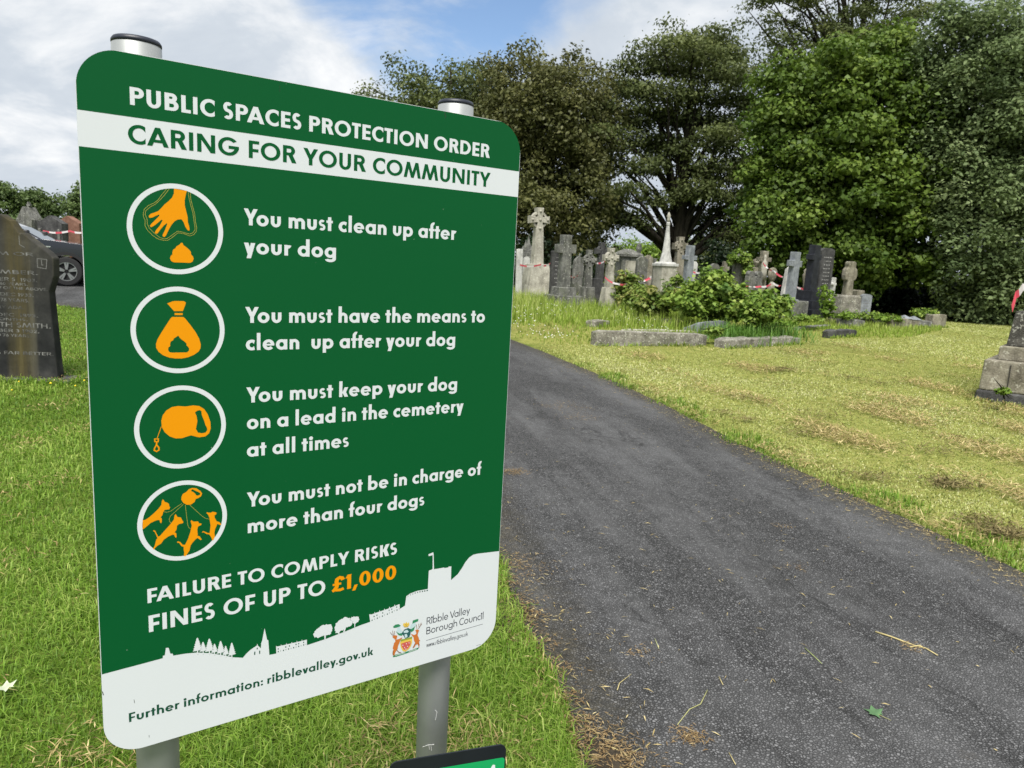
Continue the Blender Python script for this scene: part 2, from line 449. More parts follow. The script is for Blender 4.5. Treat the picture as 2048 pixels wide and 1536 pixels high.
def glyph(c, w, h):
    """pieces (each a list of convex faces), width, side bearings left/right; cap height 1"""
    dw = w * 1.12
    if c == 'A': return [para(0, 0, .49 - dw / 2, 1, dw), para(.98 - dw, 0, .49 - dw / 2, 1, dw), rect(.24, .2, .74, .2 + h * .9)], .98, .01, .01
    if c == 'B': return [rect(0, 0, w, 1)] + bowl(w * .9, .62, .5 - h * .08, 1, w, h) + bowl(w * .9, .69, 0, .5 + h * .5, w, h), .69, .09, .05
    if c == 'C': return cterm(.5, .5, .5, .515, w, h, .765), .765, .05, .05
    if c == 'D': return [rect(0, 0, w, 1), rect(w * .9, 1 - h, .33, 1), rect(w * .9, 0, .33, h), arc(.33, .5, .5, .5, w, h, -90, 90)], .83, .09, .05
    if c == 'E': return [rect(0, 0, w, 1), rect(w * .9, 0, .55, h), rect(w * .9, 1 - h, .55, 1), rect(w * .9, .5 - h / 2, .52, .5 + h / 2)], .55, .09, .05
    if c == 'F': return [rect(0, 0, w, 1), rect(w * .9, 1 - h, .54, 1), rect(w * .9, .45 - h / 2, .50, .45 + h / 2)], .54, .09, .03
    if c == 'G': return [arc(.52, .5, .52, .515, w, h, 38, 360, 44, 360, n=40), rect(.52, .5 - h * .75, 1.039, .5 + h * .25)], 1.04, .05, .05
    if c == 'H': return [rect(0, 0, w, 1), rect(.75 - w, 0, .75, 1), rect(w * .9, .5 - h / 2, .76 - w, .5 + h / 2)], .75, .09, .09
    if c == 'I': return [rect(0, 0, w, 1)], w, .09, .09
    if c == 'K': return [rect(0, 0, w, 1), para(w * .8, .40, .44, 1, w * 1.35), para(.72 - w * 1.45, 0, .2, .62, w * 1.4)], .72, .09, .01
    if c == 'L': return [rect(0, 0, w, 1), rect(w * .9, 0, .48, h)], .48, .09, .03
    if c == 'M': return [para(0, 0, .19, 1, w * 1.0), para(1.14 - w, 0, .95 - w, 1, w), para(.57 - w * .42, 0, .19, 1, w * .95), para(.57 - w * .5, 0, .95 - w * .95, 1, w * .95)], 1.14, .03, .03
    if c == 'N': return [rect(0, 0, w, 1), rect(.87 - w, 0, .87, 1), para(.87 - w * 1.12, 0, 0, 1, w * 1.12)], .87, .09, .09
    if c == 'O': return [ring(.52, .5, .52, .515, w, h)], 1.04, .05, .05
    if c == 'P': return [rect(0, 0, w, 1)] + bowl(w * .9, .67, .40, 1, w, h), .67, .09, .03
    if c == 'R': return [rect(0, 0, w, 1)] + bowl(w * .9, .66, .42, 1, w, h) + [para(.74 - dw * 1.1, 0, .28, .47, dw * 1.1)], .74, .09, .01
    if c == 'S': return s_shape(.56, 1.02, w, h), .56, .05, .05
    if c == 'T': return [rect(0, 1 - h, .58, 1), rect(.29 - w / 2, 0, .29 + w / 2, 1)], .58, .02, .02
    if c == 'U': return [rect(0, .35, w, 1), rect(.70 - w, .35, .70, 1), arc(.35, .352, .35, .365, w, h, 180, 360)], .70, .09, .09
    if c == 'V': return [para(.46 - dw / 2, 0, 0, 1, dw), para(.46 - dw / 2, 0, .92 - dw, 1, dw)], .92, .01, .01
    if c == 'W': return [para(.33 - dw / 2, 0, 0, 1, dw), para(.33 - dw / 2, 0, .62 - dw / 2, 1, dw), para(.91 - dw / 2, 0, .62 - dw / 2, 1, dw), para(.91 - dw / 2, 0, 1.24 - dw, 1, dw)], 1.24, .01, .01
    if c == 'Y': return [rect(.41 - w / 2, 0, .41 + w / 2, .46), para(.41 - dw / 2, .40, 0, 1, dw), para(.41 - dw / 2, .40, .82 - dw, 1, dw)], .82, .01, .01
    if c == '0': return [ring(.30, .5, .30, .51, w, h)], .60, .05, .05
    if c == '1': return [rect(.30 - w, 0, .30, 1), para(0, .76, .11, 1, .22)], .30, .02, .09
    if c == '2': return [rect(0, 0, .56, h), strokeq([(.10, .70), (.13, .83), (.28, .91), (.43, .84), (.45, .68), (.36, .5), (.10, .1)], w * .95)], .56, .04, .04
    if c == '3': return [strokeq([(.05, .86), (.25, .92), (.42, .8), (.38, .6), (.2, .53)], w * .9), strokeq([(.2, .53), (.42, .45), (.46, .25), (.3, .08), (.03, .14)], w * .9)], .54, .04, .04
    if c == '5': return [rect(.1, 1 - h, .5, 1), strokeq([(.14, .98), (.1, .55), (.3, .6), (.45, .45), (.42, .18), (.25, .08), (.03, .13)], w * .9)], .54, .04, .04
    if c == '6': return [ring(.29, .31, .29, .32, w, h), strokeq([(.12, .42), (.42, .97)], w)], .58, .04, .04
    if c == '7': return [rect(0, 1 - h, .55, 1), para(.1, 0, .55 - w, .95, w)], .55, .04, .04
    if c == '8': return [ring(.29, .28, .29, .29, w, h), ring(.29, .75, .24, .26, w, h)], .58, .04, .04
    if c == '9': return [ring(.29, .69, .29, .32, w, h), strokeq([(.46, .58), (.16, .03)], w)], .58, .04, .04
    if c == '£': return [strokeq([(.02, h * .35), (.14, h * .62), (.28, h * .45), (.44, h * .3), (.60, h * .62)], h), strokeq([(.56, .72), (.51, .86), (.39, .92), (.26, .84), (.23, .66), (.26, .48), (.24, .3), (.12, .12)], w), rect(.04, .42, .47, .42 + h * .8)], .62, .04, .04
    if c == ',': return [para(-.06, -.2, .06, .19, w * .85)], .2, .03, .06
    if c == '.': return [ring(.11, .11, .11, .11, .109, .109, 20)], .22, .07, .07
    if c == ':': return [ring(.11, .11, .11, .11, .109, .109, 20), ring(.11, .52, .11, .11, .109, .109, 20)], .22, .07, .07
    R, ry, my = .365, XH / 2 + .012, XH / 2
    if c == 'a': return [ring(R, my, R, ry, w, h), rect(2 * R - w, 0, 2 * R, XH)], 2 * R, .05, .07
    if c == 'b': return [ring(R, my, R, ry, w, h), rect(0, 0, w, ASC)], 2 * R, .07, .05
    if c == 'd': return [ring(R, my, R, ry, w, h), rect(2 * R - w, 0, 2 * R, ASC)], 2 * R, .05, .07
    if c == 'p': return [ring(R, my, R, ry, w, h), rect(0, DSC, w, XH)], 2 * R, .07, .05
    if c == 'o': return [ring(R, my, R, ry, w, h)], 2 * R, .05, .05
    if c == 'g': return [ring(R, my, R, ry, w, h), rect(2 * R - w, -.06, 2 * R, XH), arc(R * 1.0, -.055, R, .235, w, h * .95, 200, 360, 200, 360)], 2 * R, .05, .07
    if c == 'c': return cterm(R, my, R, ry, w, h, R * 1.52), R * 1.52, .05, .03
    if c == 'e': return [arc(R, my, R, ry, w * .95, h, -42, -360, -30, -360, n=36), rect(w * .6, my - h * .30, 2 * R - .004, my + h * .32)], 2 * R, .05, .05
    if c == 'f': return [rect(.1, 0, .1 + w, .86), arc(.1 + .27, .83, .27, .29, w, h, 75, 180, 75, 180, n=14), rect(0, XH - h * .85, .42, XH)], .42, .02, .01
    if c == 'h': return [rect(0, 0, w, ASC), rect(.63 - w, 0, .63, .36), arc(.315, .36, .315, .318, w, h, 0, 180)], .63, .08, .07
    if c == 'n': return [rect(0, 0, w, XH), rect(.63 - w, 0, .63, .36), arc(.315, .36, .315, .318, w, h, 0, 180)], .63, .08, .07
    if c == 'm': return [rect(0, 0, w, XH), rect(.60 - w, 0, .60, .38), arc(.30, .38, .30, .298, w, h, 0, 180), rect(1.03 - w, 0, 1.03, .38), arc(1.03 - .30, .38, .30, .298, w, h, 0, 145)], 1.03, .08, .07
    if c == 'i': return [rect(0, 0, w, XH), ring(w / 2, .86, .135, .135, .134, .134, 20)], w, .09, .09
    if c == 'l': return [rect(0, 0, w, ASC)], w, .09, .09
    if c == 'k': return [rect(0, 0, w, ASC), para(w * .85, .24, .38, XH, w * 1.12), para(.64 - w * 1.2, 0, .20, .38, w * 1.15)], .64, .08, .01
    if c == 'r': return [rect(0, 0, w, XH), arc(.29, .36, .29, .295, w, h, 62, 180, 66, 180, n=14)], .42, .08, .01
    if c == 's': return s_shape(.46, XH + .02, w * .8, h * .78), .46, .04, .04
    if c == 't': return [rect(.1, 0, .1 + w, .88), rect(0, XH - h * .85, .42, XH)], .42, .02, .02
    if c == 'u': return [rect(0, .30, w, XH), rect(.62 - w, .30, .62, XH), arc(.31, .302, .31, .314, w, h, 180, 360)], .62, .08, .08
    if c == 'v': return [para(.31 - dw / 2, 0, 0, XH, dw), para(.31 - dw / 2, 0, .62 - dw, XH, dw)], .62, .01, .01
    if c == 'w': return [para(.24 - dw / 2, 0, 0, XH, dw), para(.24 - dw / 2, 0, .45 - dw / 2, XH, dw), para(.66 - dw / 2, 0, .45 - dw / 2, XH, dw), para(.66 - dw / 2, 0, .90 - dw, XH, dw)], .90, .01, .01
    if c == 'y': return [para(.14, DSC, .64 - dw, XH, dw), para(.31 - dw / 2 + .01, .0, 0, XH, dw)], .64, .01, .01
    return [], .3, 0, 0
def lay(text, w, h, space=.30, track=0.):
    x = 0.; out = []; lo, hi = 1e9, -1e9; prev = ''
    for c in text:
        if c == ' ': x += space; prev = c; continue
        pcs, wd, l, r = glyph(c, w, h)
        if prev in 'YTV' and c in 'aeou': x -= .13
        if prev in 'FPT' and c == 'A' or prev == 'A' and c in 'YTV': x -= .10
        if prev in 'ryvf' and c == '.': x -= .06
        x += l; lo = min(lo, x); hi = max(hi, x + wd)
        for pc in pcs: out.append([[(a + x, b) for a, b in f] for f in pc])
        x += wd + r + track; prev = c
    return out, lo, hi
def put_text(mb, text, x0, x1, z0, cap, w, h, y, mi=0, space=.30, step=1.2e-5):
    pcs, lo, hi = lay(text, w, h, space); sx = (x1 - x0) / (hi - lo)
    for k, pc in enumerate(pcs):
        yy = y - (k % 7) * step
        for f in pc:
            pts = [((a - lo) * sx + x0, b * cap + z0) for a, b in f]
            ar = sum(pts[i][0] * pts[(i + 1) % len(pts)][1] - pts[(i + 1) % len(pts)][0] * pts[i][1] for i in range(len(pts)))
            if ar < 0: pts = pts[::-1]
            mb.add([(p[0], yy, p[1]) for p in pts], [tuple(range(len(pts)))], mi)
def put_faces(mb, faces, y, mi=0):
    for f in faces:
        ar = sum(f[i][0] * f[(i + 1) % len(f)][1] - f[(i + 1) % len(f)][0] * f[i][1] for i in range(len(f)))
        f = f if ar > 0 else f[::-1]
        mb.add([(p[0], y, p[1]) for p in f], [tuple(range(len(f)))], mi)

# ------------------------------------------------------------------ the notice board
BO = np.array([-0.57304419, 0.96443528, 0.0]); BX = np.array([.822205282, .56919107, 0.]); BN = np.array([.56919107, -.82220528, 0.])
BW, BH, BZ = .688, 1.0, HC - 0.7552227
BROT = math.atan2(BX[1], BX[0])
board = thing('notice_board', 'large green and white dog rules notice board on two grey metal posts', 'sign', tuple(BO), BROT)
def bp(u, v, yl=0.0):
    """pixel of the photograph -> (x, z) on the board's plane (yl behind its front)"""
    d = ray(u, v); o = BO - BN * yl
    t = ((o - np.array([0, 0, HC])) @ BN) / (d @ BN)
    p = np.array([0, 0, HC]) + d * t - BO
    return (float(p @ BX), float(p[2]))
def zoompts(pts, ox, oy, sc): return [bp(ox + a / sc, oy + b / sc) for a, b in pts]

def printed(name, col, rough=.38):
    m = NT(name); v = m.coord(); f = m.noise(v, 3.5, 5, .6); sp = m.noise(v, 190., 2, .5)
    c = m.mix(m.val(f, .4, .7, 0, .10), tuple(col), tuple(x * .82 for x in col))
    c = m.mix(m.val(sp, .775, .79, 0, .45), c, (.55, .57, .55) if col[0] < .5 else (.3, .3, .28))
    m.set('Base Color', c); m.set('Roughness', m.val(f, .3, .7, rough - .05, rough + .1)); m.set('Specular IOR Level', .12)
    return m.mat
M_GREEN = printed('print_green', (.0022, .088, .0235)); M_WHITE = printed('print_white', (.65, .685, .715), .42)
M_ORANGE = printed('print_orange', (.78, .29, .003)); M_DGREEN = printed('print_dark_green', (.007, .07, .037))
M_INK = printed('print_grey_ink', (.045, .05, .065)); M_THIN = printed('print_pale_olive', (.42, .38, .07))
M_EDGE = plain('cut_panel_edge', (.35, .37, .36), .5)
def rounded(x0, z0, x1, z1, r, n=12):
    p = []
    for cx, cz, a0 in ((x1 - r, z0 + r, -90), (x1 - r, z1 - r, 0), (x0 + r, z1 - r, 90), (x0 + r, z0 + r, 180)):
        for k in range(n + 1):
            a = rad(a0 + 90 * k / n); p.append((cx + r * math.cos(a), cz + r * math.sin(a)))
    return p
Z0, Z1, RC = BZ, BZ + BH, .052
pan = MB(); pan.prism(rounded(0, Z0, BW, Z1, RC), 0.0, .004, 0)
YP = -.00012
zb1 = (bp(153.2, 217.5)[1] + bp(1038.4, 343.8)[1]) / 2; zb0 = (bp(157.5, 290.5)[1] + bp(1035.7, 395.4)[1]) / 2
top = [p for p in rounded(0, Z0, BW, Z1, RC) if p[1] > zb1]
top = sorted([p for p in top if p[0] > BW / 2], key=lambda p: p[1]) + sorted([p for p in top if p[0] <= BW / 2], key=lambda p: -p[1])
e = .0006
top = [(min(max(x, e), BW - e), min(z, Z1 - e)) for x, z in top]
pan.sheet([[(e, zb1), (BW - e, zb1)] + top], YP, 1)
sky_px = [(998.7, 1102), (954.4, 1107.3), (946.3, 1109.3), (938.1, 1115), (930.8, 1124), (924.3, 1135.3), (915.3, 1148.4), (902, 1160.1), (902.6, 1132.4), (897, 1133), (896.5, 1134.6), (889, 1136), (888.5, 1134.8), (880, 1136.3), (868, 1138.3), (867.1, 1108),
          (866.6, 1104.4), (865.5, 1104.8), (856.7, 1108.5), (857.5, 1112.3), (865.3, 1110.2), (865.2, 1137), (863.5, 1139), (857.6, 1141), (855.6, 1177.7), (834, 1181.7), (820.9, 1186.6), (812.5, 1192.3), (810, 1211), (799.8, 1217.6), (799, 1207.8), (790.2, 1211.6), (789.9, 1208.9), (788.6, 1209.5), (788.9, 1212.1), (780, 1215.8), (779.5, 1213.2), (778, 1213.9), (778.4, 1216.4), (769.5, 1219.5), (769.2, 1217), (768, 1217.6), (768.3, 1220), (760, 1222.6), (759.6, 1220.3), (758.4, 1220.8), (758.7, 1223.2), (750, 1226), (749.6, 1224), (748.5, 1224.5), (748.9, 1226.6), (741.3, 1229.2), (740.8, 1228), (738.4, 1228.8), (740.3, 1243.6), (720, 1250.6), (689, 1263.4), (650.4, 1278.2), (614, 1290.2), (613.6, 1278.9),
          (604.6, 1281.5), (604.2, 1279), (603.2, 1279.4), (603.4, 1281.8), (594.5, 1283.8), (594.1, 1281.5), (593.1, 1281.9), (593.3, 1284.2), (584.3, 1286), (583.9, 1283.9), (582.9, 1284.2), (583.1, 1286.4), (573.6, 1288.6), (573.2, 1286.4), (572.2, 1286.7), (572.4, 1288.9), (563, 1291), (562.6, 1289), (561.6, 1289.3), (561.8, 1291.3), (553.5, 1293), (553.2, 1291.6), (552, 1292), (552.5, 1307), (538.7, 1309.6), (536.6, 1280.6), (534, 1278.9), (529.1, 1256), (524.3, 1280.6), (522.2, 1286.8), (521.7, 1296.5), (515.2, 1290.5), (515, 1287.5), (513.9, 1287.8), (514, 1290.5), (500, 1300), (492.7, 1307), (485.7, 1315.4), (466.3, 1314.4), (447, 1310.5), (420.6, 1306.1), (394.3, 1304.9), (371.4, 1307), (346.4, 1311), (345.4, 1307), (340.6, 1307), (337.1, 1295.2), (331.5, 1295.9), (329.7, 1310.5), (325.7, 1311.4), (325.4, 1316.3), (280, 1328.6), (240, 1339.2), (203, 1349)]
skl = [bp(*p) for p in sky_px]; skl[0] = (BW - e, skl[0][1]); skl[-1] = (e, skl[-1][1])
pan.sheet([[(e, zb0)] + skl[::-1] + [(BW - e, zb0)]], YP, 1)
# firs, broad trees, windows and battlements of the printed skyline
YT = YP - .00006
def fir(bx, by, tx, ty, w):
    b0 = np.array(bp(bx, by)); t0 = np.array(bp(tx, ty)); h = t0[1] - b0[1]; lft = []; rgt = []
    for k in range(6):
        f = k / 6; ww = w * (1 - f) ** .8 * .5; z = b0[1] + h * (.14 + .86 * f)
        lft += [(b0[0] - ww, z + h * .01), (b0[0] - ww * .62, z + h * .10)]; rgt += [(b0[0] + ww, z + h * .01), (b0[0] + ww * .62, z + h * .10)]
    pan.sheet([[(b0[0] - w * .28, b0[1] + h * .13), (b0[0] + w * .28, b0[1] + h * .13)] + rgt + [tuple(t0)] + lft[::-1]], YT, 0)
    pan.sheet([[(b0[0] - w * .06, b0[1] - .003), (b0[0] + w * .06, b0[1] - .003), (b0[0] + w * .06, b0[1] + h * .16), (b0[0] - w * .06, b0[1] + h * .16)]], YT - 2e-5, 0)
s5 = 5.689
for (bx, by), (tx, ty), w in zip([(655, 483), (718, 483), (790, 488), (848, 495), (918, 508), (975, 522), (1045, 533)], [(652, 315), (715, 362), (785, 325), (848, 382), (912, 352), (977, 405), (1043, 370)], (.0145, .0115, .0145, .011, .0135, .0105, .013)):
    fir(280 + bx / s5, 1220 + by / s5, 280 + tx / s5, 1220 + ty / s5, w)
def crown(pts, trunk, seed):
    r = np.random.default_rng(seed); out = []
    P_ = [np.array(bp(600 + a / 8.533, 1180 + b / 8.533)) for a, b in pts]
    for i in range(len(P_)):
        a, b = P_[i], P_[(i + 1) % len(P_)]; nseg = 4
        for k in range(nseg): out.append(tuple(a + (b - a) * k / nseg + r.normal(0, .00055, 2)))
    pan.sheet([out], YT, 0)
    pan.sheet([[bp(600 + a / 8.533, 1180 + b / 8.533) for a, b in trunk]], YT - 2e-5, 0)
crown([(240, 805), (235, 750), (260, 690), (310, 650), (370, 605), (450, 585), (530, 590), (555, 640), (555, 690), (520, 740), (490, 770), (430, 765), (380, 785), (310, 820)], [(418, 850), (412, 765), (440, 765), (436, 850)], 3)
crown([(605, 735), (595, 640), (620, 570), (680, 500), (770, 462), (850, 480), (900, 540), (885, 600), (840, 625), (790, 640), (720, 690), (660, 725)], [(735, 730), (755, 640), (790, 630), (755, 725)], 4)
crown([(850, 500), (880, 465), (960, 445), (1005, 460), (1015, 500), (985, 550), (940, 570), (890, 560)], [(930, 650), (924, 560), (940, 560), (942, 650)], 5)
pan.sheet([[bp(600 + a / 8.533, 1180 + b / 8.533) for a, b in [(655, 770), (650, 720), (670, 718), (677, 765)]]], YT - 2e-5, 0)
def win(u, v, w=2.0, h=2.4, mi=2):
    c = bp(u, v); k = .00072; pan.sheet([[(c[0] - w * k / 2, c[1] - h * k / 2), (c[0] + w * k / 2, c[1] - h * k / 2), (c[0] + w * k / 2, c[1] + h * k / 2), (c[0] - w * k / 2, c[1] + h * k / 2)]], YT, mi)
for a, b in [(1230, 515), (1320, 480), (1405, 445), (1490, 410), (1572, 375), (1655, 340), (1263, 450), (1312, 430), (1412, 390), (1520, 345), (1565, 325), (1650, 290)]: win(600 + a / 8.533, 1180 + b / 8.533, 2.3, 3.4)
for a, b in [(1272, 497), (1358, 460), (1440, 425), (1525, 390), (1608, 355), (1692, 320)]: win(600 + a / 8.533, 1180 + b / 8.533, 1.1, 2.6)
for a, b in [(1572, 442), (1572, 472), (1632, 458), (1690, 442), (1748, 428), (1805, 412), (1862, 396), (1658, 420), (1700, 408), (1775, 390), (1805, 382), (1862, 367)]: win(280 + a / s5, 1220 + b / s5, 2.2, 3.2)
for a, b in [(1600, 465), (1660, 450), (1718, 436), (1776, 421), (1832, 405), (1888, 388)]: win(280 + a / s5, 1220 + b / s5, 1.0, 2.4)
win(280 + 1305 / s5, 1220 + 492 / s5, 2.3, 8); win(280 + 1361 / s5, 1220 + 480 / s5, 2.3, 8); win(280 + 1333 / s5, 1220 + 437 / s5, 2.2, 4)
for t in np.linspace(0, 1, 9):
    u = 816 + (854.3 - 816) * t; v = np.interp(u, [812.5, 820.9, 834, 855.6], [1194.8, 1189.4, 1184.6, 1180.6]); win(u, v, 1.0 + 2.6 * t, 3.2)
panel = build('panel', pan, [M_WHITE, M_GREEN, M_DGREEN, M_EDGE], board)
# scratches and a drip at the top of the panel
M_GRIME = plain('dark_grime', (.02, .03, .02), .8)
for pts, w in [([(891, 225), (889, 229), (891.5, 232), (890, 237)], .0009), ([(559, 171), (559.6, 177), (559.2, 184)], .0004), ([(204.6, 1383), (207, 1390)], .0010), ([(268, 1399), (269, 1406)], .0006), ([(298, 1470), (298.3, 1475)], .0005)]:
    sc = MB(); put_faces(sc, strokeq([bp(*p) for p in pts], w), YT - 6e-5); build('scratch', sc, M_GRIME, panel)

YL = YP - .00009
def text_line(name, rows, mat):
    mb = MB()
    for text, x0, x1, z0, cap, w, h, sp in rows: put_text(mb, text, x0, x1, z0, cap, w, h, YL, 0, sp)
    return build(name, mb, mat, panel)
def bx_(p): return bp(*p)[0]
def bz_(*ps): return sum(bp(*p)[1] for p in ps) / len(ps)
z0 = bz_((260.1, 207.9), (979.3, 317.2)); cap = bp(259.4, 172)[1] - bp(260.1, 207.9)[1]
text_line('heading_lettering', [('PUBLIC SPACES PROTECTION ORDER', bx_((259.5, 190)), bx_((979.3, 317)), z0, cap, .225, .19, .33)], M_WHITE)
z0 = bz_((292.3, 288.5), (372.8, 298.7), (966.1, 375.2)); cap = bp(372.8, 262)[1] - bp(372.8, 298.7)[1]
text_line('subheading_lettering', [('CARING FOR YOUR COMMUNITY', bx_((255.7, 263.6)), bx_((981.2, 347.1)), z0, cap, .205, .175, .36)], M_GREEN)
capb = np.mean([bp(487.4, 414.3)[1] - bp(499.5, 448.5)[1], bp(490.3, 612)[1] - bp(502.2, 643.9)[1], bp(492.4, 774.3)[1] - bp(504.3, 804.1)[1]])
BWt = (.222, .188, .33)
text_line('rule_lettering', [('You must clean up after', bx_((487.4, 414.3)), bx_((912.9, 462.5)), bz_((499.5, 448.5), (901, 481)), capb, *BWt),
                             ('your dog', bx_((487.9, 484.1)), bx_((672, 494.1)), bz_((571.5, 510.5), (620.8, 513.9)), capb, *BWt)], M_WHITE)
text_line('rule_lettering', [('You must have the means to', bx_((490.3, 612)), bx_((969.6, 636.5)), bz_((502.2, 643.9), (915.6, 646.3)), capb, *BWt),
                             ('clean  up after your dog', bx_((491.6, 687.9)), bx_((910.3, 677.4)), bz_((520, 698.5), (877.9, 693.2)), capb, *BWt)], M_WHITE)
text_line('rule_lettering', [('You must keep your dog', bx_((492.4, 774.3)), bx_((914.2, 763.7)), bz_((504.3, 804.1), (874.7, 782.7)), capb, *BWt),
                             ('on a lead in the cemetery', bx_((493.7, 848.1)), bx_((926.9, 807.2)), bz_((522.7, 856), (895.8, 826.5)), capb, *BWt),
                             ('at all times', bx_((493.7, 900.8)), bx_((697.5, 886.3)), bz_((518.2, 911.4), (658.5, 897.4)), capb, *BWt)], M_WHITE)
text_line('rule_lettering', [('You must not be in charge of', bx_((493.7, 985.2)), bx_((963, 923.2)), bz_((503.5, 1014.2), (957, 948.8)), capb, *BWt),
                             ('more than four dogs', bx_((495.6, 1066.9)), bx_((848.9, 999.7)), bz_((495.6, 1066.9), (792.2, 1018.7)), capb, *BWt)], M_WHITE)
capf = np.mean([bp(293.7, 1179.2)[1] - bp(295.8, 1207.1)[1]]); capg = bp(297.1, 1231.4)[1] - bp(297.9, 1264.3)[1]
zf = bz_((297.9, 1264.3), (608.2, 1197.1))
text_line('penalty_lettering', [('FAILURE TO COMPLY RISKS', bx_((295, 1200)), bx_((794.1, 1096.9)), bz_((295.8, 1207.1), (773, 1111.4)), capf, .215, .185, .34),
                                ('FINES OF UP TO', bx_((297.5, 1250)), bx_((650.4, 1176)), zf, capg, .215, .185, .36)], M_WHITE)
text_line('fine_lettering', [('£1,000', bx_((663.6, 1184.4)), bx_((792.3, 1141.7)), zf, capg, .20, .18, .3)], M_ORANGE)
text_line('website_lettering', [('Further information: ribblevalley.gov.uk', bx_((258, 1440)), bx_((746.2, 1309)), bz_((258.5, 1444), (735.7, 1312.2)), bp(257.4, 1426.3)[1] - bp(258.5, 1444)[1], .20, .175, .30)], M_DGREEN)
cap = bp(854.2, 1235.6)[1] - bp(853.2, 1249.8)[1]
cl = MB()
put_text(cl, 'Ribble Valley', bx_((853.2, 1245)), bx_((939.9, 1217.6)), bz_((853.2, 1249.8), (922.5, 1230.3)), cap, .115, .10, YL, 0, .26)
put_text(cl, 'Borough Council', bx_((852.7, 1262)), bx_((966.5, 1237.6)), bz_((852.7, 1268.8), (966.5, 1237.6)), cap, .115, .10, YL, 0, .26)
put_text(cl, 'www.ribblevalley.gov.uk', bx_((852.7, 1290)), bx_((935.7, 1270.1)), bz_((852.7, 1294.5), (932.7, 1271.8)), cap * .62, .12, .10, YL, 0, .26)
put_faces(cl, strokeq([bp(852.2, 1280.9), bp(965.5, 1247.9)], .0007), YL)
for k in range(4): put_faces(cl, strokeq([bp(953 + k * 2.3, 1291.2 - k * .75), bp(954.6 + k * 2.3, 1290.7 - k * .75)], .0008), YL)
build('council_lettering', cl, M_INK, panel)

# four round pictograms
def pictogram(c_px, ox, oy, scl, fills, strokes, sw=.0006):
    c = np.array(c_px); ro, ri = .0619, .0553
    mb = MB(); put_faces(mb, ring(c[0], c[1], ro, ro, ro - ri, ro - ri, 72), YL, 0)
    y = YL - 3e-5
    for k, f in enumerate(fills): mb.sheet([zoompts(q, ox, oy, scl) for q in f], y - k * 1e-5, 1)
    for k, (q, w, closed, mi) in enumerate(strokes): put_faces(mb, strokeq(zoompts(q, ox, oy, scl), w, closed), y - (k + 5) * 1e-5, mi)
    return build('pictogram', mb, [M_WHITE, M_ORANGE, M_THIN], panel)
def cen(l, r, t, b):
    return ((bp(*l)[0] + bp(*r)[0]) / 2, (bp(*t)[1] + bp(*b)[1]) / 2)
C1 = cen((254, 465), (446, 468), (341, 367), (359, 548)); C2 = cen((260.8, 656.4), (449, 661.6), (354.6, 573), (355.9, 746.5))
C3 = cen((267.5, 858), (452, 848), (361, 770.5), (354, 938)); C4 = cen((274, 1049), (454, 1029), (379.5, 960), (353, 1122))
hand = [(690, 237), (690, 300), (665, 355), (620, 400), (570, 440), (530, 485), (490, 525), (440, 545), (390, 562), (365, 590), (375, 612), (410, 610), (450, 590), (500, 570), (505, 585), (450, 640), (400, 690), (382, 715), (395, 732), (430, 718), (480, 680), (530, 635), (545, 645), (510, 710), (460, 770), (445, 800), (455, 815), (480, 812), (510, 770), (560, 710), (600, 680), (605, 690), (575, 770), (545, 830), (548, 852), (570, 858), (590, 835), (620, 770), (660, 700), (700, 655), (740, 633), (790, 632), (815, 670), (835, 725), (865, 770), (885, 778), (890, 765), (885, 720), (868, 670), (865, 600), (845, 520), (828, 450), (828, 390), (840, 320), (855, 268)]
dung = [(785, 930), (760, 955), (720, 980), (710, 1000), (680, 1020), (668, 1060), (672, 1080), (648, 1100), (640, 1135), (655, 1165), (690, 1182), (900, 1188), (930, 1170), (943, 1135), (932, 1105), (912, 1085), (905, 1045), (880, 1015), (850, 990), (815, 965), (800, 935)]
glo = [(600, 240), (540, 310), (480, 390), (430, 425), (370, 450), (310, 500), (298, 560), (300, 600), (320, 640), (320, 710), (350, 770), (420, 840), (490, 885), (560, 900), (610, 900), (660, 870), (740, 805), (820, 815), (890, 845), (940, 830), (975, 790), (982, 740), (965, 660), (955, 560), (930, 470), (905, 370), (900, 290)]
gli = [(630, 240), (570, 320), (510, 385), (450, 440), (390, 470), (330, 520), (322, 570), (345, 625), (350, 690), (375, 745), (440, 810), (510, 865), (560, 880), (600, 878), (650, 845), (735, 783), (800, 795), (890, 820), (930, 805), (958, 770), (960, 735), (945, 650), (935, 560), (910, 470), (885, 370), (872, 285)]
pictogram(C1, 240, 340, 6.4, [[hand], [dung]], [(glo, .0005, False, 2), (gli, .0005, False, 2)])
neck = [(725, 360), (800, 330), (840, 322), (980, 325), (1012, 345), (1005, 375), (965, 478), (830, 478)]
bag = [(800, 567), (970, 567), (1000, 590), (1080, 690), (1160, 800), (1215, 900), (1240, 990), (1235, 1050), (1205, 1100), (1140, 1145), (1050, 1185), (950, 1205), (850, 1205), (750, 1190), (660, 1155), (590, 1100), (555, 1040), (552, 980), (575, 910), (640, 800), (710, 690), (780, 585)]
hole_ = [(893, 853), (870, 870), (830, 895), (815, 925), (780, 945), (768, 985), (772, 1015), (745, 1035), (738, 1070), (755, 1105), (790, 1115), (1030, 1112), (1058, 1085), (1062, 1050), (1045, 1025), (1025, 1010), (1020, 975), (990, 945), (940, 910), (912, 880)]
pictogram(C2, 240, 560, 7.68, [[neck], [[(838, 508), (962, 508), (962, 538), (838, 538)]], [bag, hole_]], [])
